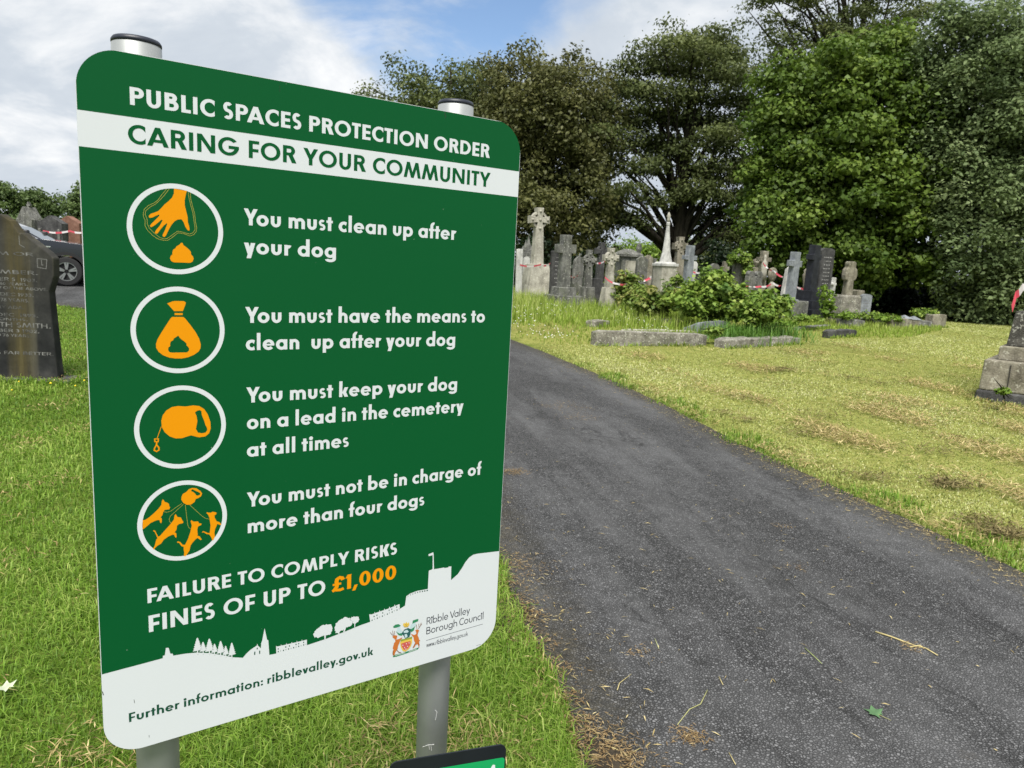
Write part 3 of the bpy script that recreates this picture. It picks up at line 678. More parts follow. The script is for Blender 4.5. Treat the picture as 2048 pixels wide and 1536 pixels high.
reel = [(333, 330), (345, 285), (375, 245), (420, 218), (470, 210), (530, 214), (590, 205), (640, 210), (680, 235), (710, 280), (730, 340), (733, 390), (720, 430), (690, 455), (640, 463), (605, 455), (575, 447), (545, 455), (500, 470), (450, 472), (400, 455), (360, 420), (338, 380)]
grip = [(605, 262), (625, 247), (645, 243), (658, 252), (660, 280), (672, 310), (682, 335), (690, 365), (703, 385), (705, 405), (690, 425), (660, 430), (630, 425), (613, 395), (620, 360), (625, 330), (618, 290)]
pictogram(C3, 240, 760, 4.04, [[reel, grip]], [([(334, 375), (300, 470)], .0009, False, 1), ([(280, 476), (310, 476), (308, 498), (282, 498)], .0016, True, 1), ([(297, 497), (294, 530)], .0020, False, 1), ([(292, 528), (279, 550), (276, 567), (295, 577), (314, 566), (314, 546), (299, 528)], .0018, True, 1)])
d1 = [(385, 770), (430, 765), (500, 720), (580, 650), (660, 570), (705, 510), (712, 450), (732, 410), (765, 460), (815, 475), (838, 500), (838, 530), (855, 550), (840, 585), (760, 595), (735, 635), (725, 680), (690, 725), (712, 740), (713, 790), (705, 820), (685, 815), (678, 775), (650, 765), (600, 780), (520, 820), (450, 880), (400, 920), (384, 925)]
d2 = [(560, 1265), (590, 1210), (620, 1100), (640, 1080), (610, 1010), (590, 970), (565, 958), (570, 940), (600, 950), (620, 990), (650, 1050), (680, 1040), (760, 950), (850, 850), (920, 760), (930, 690), (948, 665), (980, 715), (1040, 725), (1060, 770), (1083, 800), (1070, 822), (1000, 838), (970, 870), (965, 930), (930, 980), (960, 990), (965, 1060), (945, 1070), (925, 1020), (900, 1015), (820, 1050), (750, 1100), (700, 1170), (640, 1205), (600, 1240), (585, 1270)]
d3 = [(1090, 1385), (1095, 1320), (1085, 1260), (1088, 1225), (1050, 1215), (1010, 1160), (970, 1150), (985, 1128), (1030, 1145), (1070, 1190), (1110, 1190), (1160, 1090), (1200, 970), (1225, 860), (1205, 790), (1215, 768), (1255, 795), (1330, 790), (1350, 825), (1390, 828), (1388, 850), (1330, 880), (1318, 930), (1325, 1010), (1320, 1035), (1360, 1045), (1395, 1100), (1375, 1110), (1325, 1075), (1300, 1085), (1240, 1150), (1205, 1200), (1185, 1290), (1120, 1385)]
d4 = [(1575, 1115), (1560, 1070), (1525, 1015), (1470, 1005), (1430, 975), (1400, 985), (1405, 962), (1430, 958), (1500, 990), (1530, 990), (1545, 860), (1525, 730), (1505, 680), (1475, 650), (1480, 635), (1540, 645), (1585, 625), (1645, 640), (1645, 665), (1612, 690), (1615, 730), (1650, 790), (1690, 800), (1730, 840), (1720, 855), (1660, 835), (1645, 870), (1620, 930), (1610, 990), (1618, 1050), (1595, 1110)]
reel2 = [(1050, 370), (1070, 325), (1135, 285), (1175, 240), (1235, 220), (1300, 225), (1370, 270), (1400, 310), (1385, 360), (1330, 395), (1295, 405), (1270, 460), (1210, 505), (1140, 508), (1080, 475), (1045, 420)]
grip2 = [(1215, 255), (1240, 243), (1300, 275), (1340, 290), (1370, 310), (1365, 335), (1330, 352), (1300, 345), (1285, 320), (1250, 290), (1215, 275)]
pictogram(C4, 240, 950, 8.533, [[d1], [d2], [d3], [d4], [reel2, grip2]],
          [([(1055, 485), (950, 555), (870, 615), (800, 635), (745, 625)], .0005, False, 2), ([(1080, 500), (980, 590), (860, 700), (838, 750), (845, 790), (875, 825)], .0005, False, 2), ([(1115, 510), (1130, 650), (1155, 850), (1175, 900), (1205, 913)], .0005, False, 2), ([(1190, 510), (1300, 610), (1400, 700), (1460, 740), (1520, 752)], .0005, False, 2)])

# council crest: two stags, helm, mantling, shield on a green mound
M_CR = [plain('crest_' + n, c, .4) for n, c in (('orange', (.55, .16, .03)), ('brown', (.20, .07, .02)), ('green', (.03, .22, .10)), ('pale_blue', (.50, .64, .68)), ('gold', (.72, .50, .08)), ('red', (.55, .10, .09)), ('teal', (.02, .10, .10)), ('olive', (.28, .33, .04)), ('white', (.8, .8, .78)))]
cr_ = MB(); kz = 0
def cpoly(pts, mi):
    global kz
    cr_.sheet([zoompts(pts, 740, 1220, 8.533)], YL - kz * 8e-6, mi); kz += 1
def cstroke(pts, mi, w=.0011):
    global kz
    put_faces(cr_, strokeq(zoompts(pts, 740, 1220, 8.533), w), YL - kz * 8e-6, mi); kz += 1
cpoly([(385, 795), (430, 760), (500, 745), (560, 730), (600, 715), (650, 700), (720, 680), (800, 645), (835, 640), (820, 670), (740, 700), (650, 730), (560, 760), (450, 795), (395, 805)], 2)
cstroke([(430, 775), (520, 752), (600, 728)], 8, .0008); cstroke([(660, 715), (740, 685), (800, 662)], 8, .0008)
cpoly([(470, 300), (510, 270), (520, 330), (560, 370), (540, 410), (490, 410), (450, 360)], 3)
cpoly([(395, 280), (430, 250), (490, 240), (525, 265), (500, 285), (450, 300), (400, 305)], 2)
cpoly([(700, 250), (735, 210), (770, 215), (790, 250), (740, 330), (690, 345), (680, 300)], 3)
cpoly([(730, 180), (780, 160), (825, 150), (820, 190), (770, 212), (720, 235)], 2)
cpoly([(440, 365), (500, 400), (560, 390), (545, 440), (490, 430)], 2); cpoly([(690, 330), (740, 300), (770, 270), (745, 350), (700, 380)], 2)
cpoly([(535, 400), (585, 330), (650, 305), (695, 325), (690, 410), (670, 460), (600, 490), (575, 440)], 6)
cpoly([(570, 360), (630, 335), (660, 365), (640, 385), (580, 390)], 3); cpoly([(585, 420), (625, 405), (640, 450), (605, 480)], 3)
cpoly([(520, 500), (600, 490), (720, 450), (715, 490), (600, 525), (520, 560)], 7)
cpoly([(510, 545), (600, 515), (715, 490), (720, 540), (700, 610), (660, 670), (600, 710), (560, 700), (525, 640)], 4)
cpoly([(530, 575), (600, 548), (692, 528), (690, 590), (655, 645), (605, 690), (570, 670), (540, 622)], 5)
for a, b in ((560, 600), (620, 575), (665, 560), (590, 640), (640, 620), (610, 665)): cpoly([(a - 9, b), (a, b - 10), (a + 9, b), (a, b + 10)], 8)
cpoly([(430, 540), (410, 560), (395, 620), (385, 650), (400, 670), (385, 740), (395, 775), (415, 775), (430, 720), (455, 680), (470, 660), (480, 600), (500, 560), (520, 500), (550, 480), (545, 465), (500, 490), (470, 500), (448, 505), (465, 440), (440, 430), (410, 430), (380, 450), (400, 480), (430, 500)], 0)
cstroke([(455, 680), (490, 720), (530, 728)], 1, .0013); cstroke([(395, 690), (388, 745), (398, 775)], 1, .0013)
cpoly([(745, 425), (700, 400), (705, 420), (740, 460), (750, 520), (770, 560), (740, 620), (725, 650), (745, 645), (785, 590), (810, 580), (830, 620), (820, 650), (835, 640), (845, 590), (835, 540), (855, 515), (835, 505), (830, 470), (810, 430), (820, 380), (840, 345), (800, 330), (770, 345), (785, 370), (790, 400), (770, 420)], 0)
cstroke([(770, 565), (745, 615), (730, 648)], 1, .0012); cstroke([(830, 560), (838, 610), (828, 648)], 1, .0012)
for q in ([(400, 432), (370, 415), (345, 380)], [(395, 425), (385, 350)], [(410, 428), (420, 355)], [(820, 325), (860, 265), (872, 212)], [(845, 285), (885, 235)], [(800, 325), (788, 245)], [(835, 300), (830, 230)]): cstroke(q, 1, .0008)
cpoly([(560, 255), (575, 215), (600, 230), (620, 200), (640, 230), (662, 205), (670, 250), (640, 290), (590, 292)], 4)
for q in ([(575, 290), (610, 270), (650, 285)], [(600, 240), (620, 260), (640, 240)]): cstroke(q, 1, .0006)
build('crest', cr_, M_CR, panel)

# posts: tube with dark rubber cap, clamps behind the panel
m = NT('brushed_aluminium'); v = m.coord(scale=(1, 1, .05)); f = m.noise(v, 30., 4); f2 = m.noise(m.coord(), 7., 5)
m.set('Base Color', m.ramp(f2, [(.3, (.30, .315, .315)), (.7, (.42, .435, .435))])); m.set('Metallic', .35); m.set('Roughness', m.val(f, .3, .7, .42, .58)); M_ALU = m.mat
M_CAP = plain('dark_rubber_cap', (.012, .016, .028), .45)
def post(utop, vtop, ul, ur, vl):
    yc = .059
    x = bp(utop, vtop, yc)[0]; r = .0315; zt = bp(utop, vtop, yc)[1]
    pb = MB(); pb.lathe([(r, -.35), (r, zt - .006), (r - .001, zt - .005), (r - .001, zt - .0045)], 40, (x, yc))
    po = build('post', pb, M_ALU, board, smooth=False)
    for p in po.data.polygons: p.use_smooth = len(p.vertices) == 4
    cp = MB(); cp.lathe([(r - .0015, zt - .0048), (r + .0003, zt - .0042), (r + .0003, zt - .001), (r - .002, zt + .0025), (r - .014, zt + .005), (.004, zt + .0055)], 40, (x, yc))
    c_ = build('cap', cp, M_CAP, po)
    for p in c_.data.polygons: p.use_smooth = True
    for zc in (Z1 - .16, Z0 + .16):
        cl_ = MB(); cl_.lathe([(r + .003, zc - .022), (r + .003, zc + .022)], 32, (x, yc)); cl_.box(x, .016, zc - .02, .07, .0235, .04)
        build('clamp', cl_, M_ALU, po)
    return x
XP1 = post(273, 84, 222, 323, 110); XP2 = post(912, 207, 876, 948, 215)
# scratches on the right post
M_SCUFF = plain('scuffed_metal', (.75, .76, .74), .5)
for q in ([(845, 1494), (856, 1490), (868, 1489)], [(858, 1492), (859, 1499)], [(862, 1492), (863, 1501)], [(870, 1420), (874, 1424), (871, 1440)]):
    pts = []
    for u, v in q:
        d = ray(u, v); o = np.array([0, 0, HC]); c = BO + BX * XP2 - BN * .059
        A = d[0] ** 2 + d[1] ** 2; B_ = 2 * (d[0] * (o[0] - c[0]) + d[1] * (o[1] - c[1])); C_ = (o[0] - c[0]) ** 2 + (o[1] - c[1]) ** 2 - .0320 ** 2
        t = (-B_ - math.sqrt(max(0, B_ * B_ - 4 * A * C_))) / 2 / A; w_ = o + d * t - BO
        pts.append((w_ @ BX, -(w_ @ BN), w_[2]))
    sp = MB(); sp.tube(pts, [.0004] * len(pts), 4); build('scratch', sp, M_SCUFF, board)

# small second sign low in front of the right post, on a stake of its own
sg_c = Vector((.0165, 1.17)); yaw2 = rad(18.4)
pr = P(1013, 1488, 1.24); 
ex = Vector((math.cos(yaw2), math.sin(yaw2), 0)); sw_, sh_ = .22, .30
base = Vector((pr.x, pr.y, 0)) - ex * sw_ / 2
low = thing('low_sign', 'small black edged green sign low in front of the grey right hand post', 'sign', (base.x, base.y, 0), yaw2)
zt = pr.z
mb = MB(); mb.prism(rounded(-sw_ / 2, zt - sh_, sw_ / 2, zt, .014), 0, .003, 0)
lp = build('panel', mb, [plain('matt_black_print', (.008, .011, .016), .4, var=.3)], low, bevel=.0004)
mb = MB(); mb.sheet([rounded(-sw_ / 2 + .066, zt - sh_ + .012, sw_ / 2 - .0022, zt - .027, .006)], -.0002)
gi = build('green_field', mb, plain('bright_green_print', (.005, .33, .10), .4), lp)
mb = MB(); X0 = sw_ / 2 - .024; mb.sheet([[(X0 - .006, zt - .052), (X0 + .004, zt - .054), (X0 + .0035, zt - .040), (X0 - .001, zt - .0385), (X0 - .004, zt - .043)]], -.0004)
build('arrow_mark', mb, M_WHITE, lp)
mb = MB(); mb.box(0, .0135, -.25, .03, .02, zt - .05 + .25)
build('stake', mb, plain('galvanised_stake', (.33, .35, .35), .5, .6), low, bevel=.002)
# ------------------------------------------------------------------ stone materials
ST = {
 'sand': stone('pale_sandstone', (.165, .155, .128), (.385, .37, .31), (.53, .515, .44), 4, (0.608, 0.608, 0.513), .64, .35),
 'buff': stone('buff_sandstone', (.10, .09, .068), (.235, .215, .168), (.36, .34, .275), 5, (.42, .41, .34), .62, .65, green=.3),
 'grey': stone('grey_stone', (.065, .067, .062), (.155, .155, .143), (.25, .25, .225), 5, (.40, .41, .36), .62, .7, green=.3),
 'dark': stone('dark_slate', (0.023, 0.023, 0.023), (0.065, 0.065, 0.065), (0.130, 0.130, 0.127), 5, (0.325, 0.338, 0.312), .68, .5),
 'black': stone('black_granite', (.009, .010, .013), (.020, .022, .028), (.036, .04, .05), 9, None, .7, .2, rough=.5, bump=.15),
 'white': stone('white_marble', (.25, .25, .235), (.50, .50, .475), (.66, .66, .63), 4, (.3, .3, .27), .68, .35),
 'bluegrey': stone('blue_grey_granite', (0.112, 0.125, 0.138), (0.213, 0.231, 0.250), (0.312, 0.338, 0.356), 8, (0.413, 0.425, 0.413), .68, .3),
 'red': stone('red_sandstone', (.10, .05, .035), (.20, .105, .075), (.29, .17, .125), 5, (.3, .24, .2), .68, .3),
 'rough': stone('rough_gritstone', (0.075, 0.071, 0.060), (0.213, 0.200, 0.169), (0.388, 0.375, 0.319), 7, (0.525, 0.525, 0.450), .6, .35, bump=1.0, green=.4),
}
class Mon:
    """a monument standing at pixel column u, Y metres ahead; its own heights are read in the photograph's rows"""
    def __init__(s, name, label, cat, u, Y, group=None, yaw=None, tilt=(0, 0)):
        s.u, s.Y = u, Y; d = ray(u, 600); s.x = d[0] / d[1] * Y; s.zb = float(g(s.x, Y)); s.k = Y / FPX * 1.0
        yaw = random.uniform(-.25, .35) if yaw is None else yaw
        if tilt == (0, 0): tilt = (random.uniform(-.022, .022), random.uniform(-.022, .022))
        s.o = thing(name, label, cat, (s.x, Y, s.zb), yaw, group, tilt)
    def z(s, v):
        # column follows the local vertical: solve the height whose projection has row v
        n = CB; lo, hi = -3., 30.
        for _ in range(40):
            m = (lo + hi) / 2; p = np.array([s.x, s.Y, s.zb + m - HC]); zc = -(p @ CB); vv = 768 - FPX * (p @ CU) / zc
            if vv > v: lo = m
            else: hi = m
        return max(lo, -.15)
    def part(s, name, mb, mat, bevel=.012, parent=None, smooth=False):
        return build(name, mb, ST.get(mat, mat) if isinstance(mat, str) else mat, parent or s.o, smooth, bevel)
    def tier(s, vt, vb, hw, mat, top=1., name='plinth', dw=None, bevel=.015, parent=None):
        zb, zt = (s.z(vb) if vb < 603 else -.14), s.z(vt); w = 2 * hw * s.k; mb = MB(); mb.box(0, 0, zb, w, w if dw is None else 2 * dw * s.k, zt - zb, top=top)
        return s.part(name, mb, mat, bevel, parent)
def cross_out(zb, zt, za0, za1, hw, ah, taper=.85, notch=0.):
    t = hw * taper
    return [(-hw, zb), (hw, zb), (t + (hw - t) * .3, za0), (ah, za0), (ah, za1), (t, za1), (t, zt), (-t, zt), (-t, za1), (-ah, za1), (-ah, za0), (-(t + (hw - t) * .3), za0)]
def latin(mn, vt, vb, va0, va1, hw, ah, mat, th=.85, taper=.9, name='cross'):
    k = mn.k; mb = MB(); t = hw * k * th
    mb.prism(cross_out(mn.z(vb) - .02, mn.z(vt), mn.z(va1), mn.z(va0), hw * k, ah * k, taper), -t, t)
    return mn.part(name, mb, mat)
def celtic(mn, vt, vb, vc, hw, ah, rr, mat, taper=.8, th=.8, boss=True):
    k = mn.k; zc = mn.z(vc); ah *= k * 1.12; r1 = ah * .80; r0 = r1 * .74; hw *= k; t = hw * taper; a = min(t * .62, r1 * .36); zt = mn.z(vt); zb = mn.z(vb) - .02; e = a * 1.55
    out = [(-hw, zb), (hw, zb), (t, zc - r1 * 1.12), (a * 1.05, zc - a * 1.3), (a * 1.3, zc - a * 1.05), (ah, zc - e), (ah, zc + e), (a * 1.3, zc + a * 1.05), (a * 1.05, zc + a * 1.3), (e, zt), (-e, zt), (-a * 1.05, zc + a * 1.3), (-a * 1.3, zc + a * 1.05), (-ah, zc + e), (-ah, zc - e), (-a * 1.3, zc - a * 1.05), (-a * 1.05, zc - a * 1.3), (-t, zc - r1 * 1.12)]
    mb = MB(); mb.prism(out, -hw * th, hw * th)
    if boss:
        for x, z in ((0, zc), (ah * .8, zc), (-ah * .8, zc), (0, zc + ah * .8), (0, zc - ah * .8)):
            b = MB(); b.lathe([(a * .6, 0), (a * .55, .02), (a * .3, .035), (.003, .04)], 12)
            mb.add([(x + p[0], -hw * th - p[2] + .002, z + p[1]) for p in b.v], [f[::-1] for f in b.f])
    c = mn.part('cross', mb, mat)
    n = 36; mb = MB(); o = [(r1 * math.cos(2 * math.pi * i / n), zc + r1 * math.sin(2 * math.pi * i / n)) for i in range(n)]
    h = [(r0 * math.cos(-2 * math.pi * i / n), zc + r0 * math.sin(-2 * math.pi * i / n)) for i in range(n)]
    mb.prism(o, -hw * th * .7, hw * th * .7, holes=[h]); mn.part('ring', mb, mat, .006)
    return c
def shape(kind, w, h, n=14):
    """half-width w, height h: outline of a headstone, anticlockwise from bottom left"""
    p = [(-w, -.15), (w, -.15)]
    if kind == 'round': z0 = h - w; p += [(w * math.cos(a), z0 + w * math.sin(a)) for a in np.linspace(0, math.pi, 2 * n)]
    elif kind == 'arch': r = w * .42; z0 = h - r; p += [(w * math.cos(a), z0 + r * math.sin(a)) for a in np.linspace(0, math.pi, 2 * n)]
    elif kind == 'gothic':
        z0 = h - w * 1.35
        q = [(w - 2.0 * w * (1 - math.cos(a)) / 1.0 * .5, z0 + w * 1.35 * math.sin(a) / math.sin(1.3)) for a in np.linspace(0, 1.3, n)]
        q = [(w * (1 - (i / (n - 1)) ** 1.8), z0 + w * 1.35 * (i / (n - 1)) ** .8) for i in range(n)]
        p += q + [(-a, b) for a, b in q[::-1][1:]]
    elif kind == 'shoulder':
        r = w * .66; z0 = h - r; p += [(w, z0 - r * .15), (w * .96, z0), (r, z0)] + [(r * math.cos(a), z0 + r * math.sin(a)) for a in np.linspace(0, math.pi, 2 * n)][1:-1] + [(-r, z0), (-w * .96, z0), (-w, z0 - r * .15)]
    elif kind == 'gable': p += [(w, h - w * .55), (0, h), (-w, h - w * .55)]
    elif kind == 'ogee':
        q = [(w, h - w * .7), (w * .92, h - w * .5), (w * .6, h - w * .34), (w * .36, h - w * .12), (w * .15, h - w * .02)]; p += q + [(0, h)] + [(-a, b) for a, b in q[::-1]]
    else: p += [(w, h - .02), (w - .02, h), (-w + .02, h), (-w, h - .02)]
    return p
def slab(mn, vt, hw, kind, mat, th=.13, base=None, name='headstone_slab'):
    h = mn.z(vt); mb = MB(); mb.prism(shape(kind, hw * mn.k, h), -th / 2, th / 2); o = mn.part(name, mb, mat)
    if base: mb = MB(); mb.box(0, 0, -.15, 2 * hw * mn.k * 1.18, th * 2.2, base + .15); mn.part('base', mb, mat)
    return o
def rows(mn, n, z0, z1, w, y, mat, seed=0, parent=None, cap=.035):
    """worn inscription: short cut strokes that cannot be read at this distance"""
    r = np.random.default_rng(seed); mb = MB()
    for i in range(n):
        z = z1 + (z0 - z1) * (i + .5) / n; x = -w * r.uniform(.6, .95); e = -x
        while x < e:
            l = r.uniform(.015, .04)
            mb.sheet([[(x, z), (x + l, z), (x + l, z + cap * .55), (x, z + cap * .55)]], y); x += l + r.uniform(.012, .04)
    return build('lettering', mb, mat, parent or mn.o)
M_CUT = plain('pale_cut_lettering', (.34, .34, .33), .9); M_CUTD = plain('dim_cut_lettering', (.16, .16, .155), .9)
CROSSES, HEADS = 'gravestone crosses in the overgrown plot', 'headstones in the overgrown plot'

# --- overgrown plot, left to right
mn = Mon('celtic_cross', 'tall pale sandstone ringed cross on a tapering block, tallest cross in the plot', 'gravestone', 1071, 23., CROSSES, .38)
mn.tier(588, 612, 37, 'sand', .97, 'step'); mn.tier(528, 589, 27, 'sand', .68, 'plinth')
celtic(mn, 416, 528, 440, 10.5, 18, 14, 'sand', .72)
mn = Mon('latin_cross', 'plain grey cross on three stone steps nearest the tall ringed cross', 'gravestone', 1126, 19.4, CROSSES, .45)
mn.tier(607, 632, 36, 'grey', .98, 'step'); mn.tier(590, 607.4, 29.5, 'grey', .97, 'step'); mn.tier(574, 590.4, 19.5, 'grey', .92, 'plinth')
latin(mn, 470, 575, 489, 506, 11, 20, 'grey', .8, .82)
mn = Mon('headstone', 'flat dark slab with pale lettering rising behind the plain grey cross', 'gravestone', 1114, 21.5, HEADS, .35)
slab(mn, 502, 17, 'flat', 'dark', .16, .18); rows(mn, 9, .35, mn.z(512), 13.5 * mn.k, -.082, M_CUT, 3)
mn = Mon('headstone', 'little round topped white stone left of the tall ringed cross', 'gravestone', 1049, 24.5, HEADS, .1); slab(mn, 513, 6.5, 'round', 'white', .1)
mn = Mon('gothic_monument', 'grey stone with a cluster of spiky pinnacles beside the board edge', 'gravestone', 1049, 27., HEADS, .2)
mn.tier(545, 620, 15, 'grey', .95, 'plinth'); mn.tier(505, 545.5, 11, 'grey', .9, 'body')
for dx, vt, w in ((-8, 492, 3.2), (-3, 480, 3.2), (2.5, 472, 3.4), (8, 490, 3.2)):
    mb = MB(); z0 = mn.z(508); zt = mn.z(vt); mb.box(dx * mn.k, 0, z0, 2 * w * mn.k, 2 * w * mn.k, (zt - z0) * .45); mb.box(dx * mn.k, 0, z0 + (zt - z0) * .45, 2.3 * w * mn.k, 2.3 * w * mn.k, (zt - z0) * .55, top=.08); mn.part('pinnacle', mb, 'grey', .004)
mn = Mon('headstone', 'pale upright slab cut by the edge of the notice board', 'gravestone', 1036, 22.5, HEADS, .2); slab(mn, 498, 6, 'flat', 'white', .12)
mn = Mon('headstone', 'grey headstone of pointed arch shape between plain cross and small ringed cross', 'gravestone', 1151, 22., HEADS, .2); slab(mn, 512, 10.5, 'gothic', 'grey', .14, .15); rows(mn, 6, .5, mn.z(528), 7 * mn.k, -.073, M_CUTD, 5)
mn = Mon('celtic_cross', 'small grey ringed cross right of the pointed arch headstone', 'gravestone', 1174, 21., CROSSES, .3)
mn.tier(574, 606, 13.5, 'grey', .85, 'plinth'); celtic(mn, 500, 576, 521, 7.5, 13.5, 10.5, 'grey', .78)
mn = Mon('celtic_cross', 'dark ringed cross with rounded head behind two paler ringed crosses', 'gravestone', 1194, 24.5, CROSSES, .3)
mn.tier(566, 606, 12, 'dark', .9, 'plinth'); celtic(mn, 485, 568, 503, 7.5, 12.5, 11.5, 'dark', .8, boss=False)
mn = Mon('stone_block', 'low dark square block under the dark ringed cross', 'gravestone', 1189, 21.5, HEADS, .2); mn.tier(557, 604, 9, 'dark', 1., 'block')
mn = Mon('celtic_cross', 'cream ringed cross on a sloping base in the long grass', 'gravestone', 1216, 20.2, CROSSES, .35)
mn.tier(575, 607, 16.5, 'sand', .62, 'plinth'); celtic(mn, 496, 576, 516, 8, 14, 10, 'sand', .8)
mn = Mon('pedestal_tomb', 'broad square grey tomb with a low pitched stone roof', 'tomb', 1249, 25., None, .3)
mn.tier(513, 610, 19, 'grey', 1., 'body', dw=15); mb = MB(); z0 = mn.z(513.5); zt = mn.z(498); w = 24 * mn.k
mb.box(0, 0, z0, 2 * w, 1.6 * w, (zt - z0) * .35); mb.box(0, 0, z0 + (zt - z0) * .35, 2 * w, 1.6 * w, (zt - z0) * .65, top=.25); mn.part('roof', mb, 'grey')
mb = MB(); mb.sheet([[(-11 * mn.k, mn.z(560)), (11 * mn.k, mn.z(560)), (11 * mn.k, mn.z(521)), (-11 * mn.k, mn.z(521))]], -15 * mn.k - .004); mn.part('tablet', mb, 'sand', 0)
mn = Mon('urn_monument', 'stone pillar topped by a draped urn behind the pitched roof tomb', 'gravestone', 1272, 27., None, .2)
mn.tier(515, 615, 7, 'grey', .92, 'pillar'); k = mn.k; z0 = mn.z(515.5); hh = mn.z(484) - z0; mb = MB()
mb.lathe([(3 * k, z0), (3 * k, z0 + hh * .08), (1.6 * k, z0 + hh * .2), (5 * k, z0 + hh * .45), (6 * k, z0 + hh * .62), (4.5 * k, z0 + hh * .75), (5 * k, z0 + hh * .8), (2.2 * k, z0 + hh * .9), (.4 * k, z0 + hh)], 16); mn.part('urn', mb, 'grey', 0, smooth=True)
mn = Mon('headstone', 'grey double humped headstone right of the pitched roof tomb', 'gravestone', 1277, 22.5, HEADS, .25); slab(mn, 512, 11, 'ogee', 'grey', .16, .12)
mn = Mon('headstone', 'pale cusped headstone with lichened top beside the double humped stone', 'gravestone', 1290, 23.4, HEADS, .2); slab(mn, 510, 8.5, 'ogee', 'buff', .15)
mn = Mon('latin_cross', 'tiny pale cross left of the white spire', 'gravestone', 1304, 24.5, CROSSES, .3); mn.tier(556, 608, 7, 'grey', .9); latin(mn, 517, 557, 527, 532, 3, 8, 'grey')
mn = Mon('spire_monument', 'slender white stone spire with a small carved top on a moulded pedestal', 'monument', 1326, 22., None, .35)
k = mn.k; mn.tier(532, 610, 17, 'sand', .98, 'pedestal'); mb = MB(); z = mn.z
for v0, v1, w0, w1 in ((532.5, 527, 19, 19), (527, 524, 16, 13.5)): mb.box(0, 0, z(v0), 2 * w0 * k, 2 * w0 * k, z(v1) - z(v0), top=w1 / w0)
mn.part('cornice', mb, 'white', .01)
mb = MB(); n8 = 8
mb.lathe([(13 * k, z(524.5)), (9 * k, z(508)), (8.4 * k, z(506)), (3.2 * k, z(452)), (3.9 * k, z(450)), (3.9 * k, z(446)), (2.6 * k, z(444))], 8); mn.part('spire', mb, 'white', .01)
mb = MB(); mb.lathe([(2.4 * k, z(444.5)), (3.6 * k, z(440)), (2.6 * k, z(436)), (4.2 * k, z(432)), (2.2 * k, z(428)), (.4 * k, z(424))], 10); mn.part('finial', mb, 'sand', 0, smooth=True)
mn = Mon('celtic_cross', 'weathered pale ringed cross right of the white spire', 'gravestone', 1353, 24., CROSSES, .3); mn.tier(560, 610, 14, 'buff', .9); celtic(mn, 474, 562, 493, 8, 13, 9.5, 'buff', .9)
mn = Mon('latin_cross', 'slate grey plain cross in front of the weathered ringed cross', 'gravestone', 1371, 20.5, CROSSES, .5); mn.tier(575, 608, 14, 'bluegrey', .95); latin(mn, 491, 577, 511, 519.5, 7.5, 15, 'bluegrey', .8, .95)
mn = Mon('headstone', 'little white worn stone right of the slate grey cross', 'gravestone', 1383, 25., HEADS, .2); slab(mn, 523, 5, 'shoulder', 'white', .1)
mn = Mon('headstone', 'low dark box shaped headstone behind the bramble bush', 'gravestone', 1404, 24.5, HEADS, .2); slab(mn, 546, 13, 'flat', 'dark', .4)
mn = Mon('headstone', 'grey rounded headstone poking out above the bramble bush', 'gravestone', 1421, 23.6, HEADS, .2); slab(mn, 527, 9, 'round', 'grey', .16)
mn = Mon('latin_cross', 'short pale cross half hidden in bramble leaves', 'gravestone', 1443, 23.8, CROSSES, .3); mn.tier(560, 610, 8, 'buff', .9); latin(mn, 523, 562, 533, 540, 4.5, 9, 'buff')
mn = Mon('headstone', 'pointed grey headstone with ivy growing over its top', 'gravestone', 1475, 23., HEADS, .15); ivy_host = mn; slab(mn, 503, 17, 'gothic', 'grey', .18, .15)
mn = Mon('scroll_headstone', 'low grey headstone with a rolled scroll top behind the bramble', 'gravestone', 1503, 20.6, HEADS, .3); k = mn.k
mn.tier(552, 612, 16, 'grey', 1., 'block', dw=7); mb = MB(); z0 = mn.z(549); 
for dx in (-9, 9):
    b = MB(); b.lathe([(6.5 * k, -7 * k), (6.5 * k, 7 * k)], 18); mb.add([(dx * k + p[0], p[2], z0 + p[1]) for p in b.v], [f[::-1] for f in b.f])
mn.part('scroll', mb, 'grey', .006)
mn = Mon('statue_cross', 'pale cross with a draped figure leaning on its shaft', 'gravestone', 1519, 22.4, CROSSES, .3); k = mn.k
mn.tier(588, 614, 16, 'buff', .9); latin(mn, 502, 589, 515, 523, 7, 14, 'buff', .8)
mb = MB(); z = mn.z; mb.lathe([(6.5 * k, z(560)), (5.5 * k, z(545)), (6.2 * k, z(530)), (4.6 * k, z(524)), (2.2 * k, z(520)), (2.9 * k, z(516)), (2.6 * k, z(512)), (.6 * k, z(509))], 14, (-3 * k, -8 * k)); mn.part('figure', mb, 'sand', 0, smooth=True)
mn = Mon('urn_monument', 'squat stone vase on a low pillar left of the figure cross', 'gravestone', 1503, 24.5, None, .2); k = mn.k; z = mn.z
mn.tier(535, 612, 8, 'buff', .95, 'pillar'); mb = MB(); mb.lathe([(5 * k, z(535.5)), (4 * k, z(532)), (9 * k, z(527)), (10 * k, z(523)), (6 * k, z(520)), (1 * k, z(517))], 16); mn.part('urn', mb, 'buff', 0, smooth=True)
mn = Mon('oval_monument', 'egg shaped brown stone balanced on a round stepped foot', 'gravestone', 1540, 21.6, None, .2); k = mn.k; z = mn.z
mb = MB(); mb.lathe([(2.5 * k, z(564)), (7 * k, z(559)), (10 * k, z(550)), (9.4 * k, z(542)), (6.5 * k, z(537)), (.5 * k, z(534.5))], 20); mb.v = [(x, y * .5, zz_) for x, y, zz_ in mb.v]; mn.part('oval', mb, 'buff', 0, smooth=True)
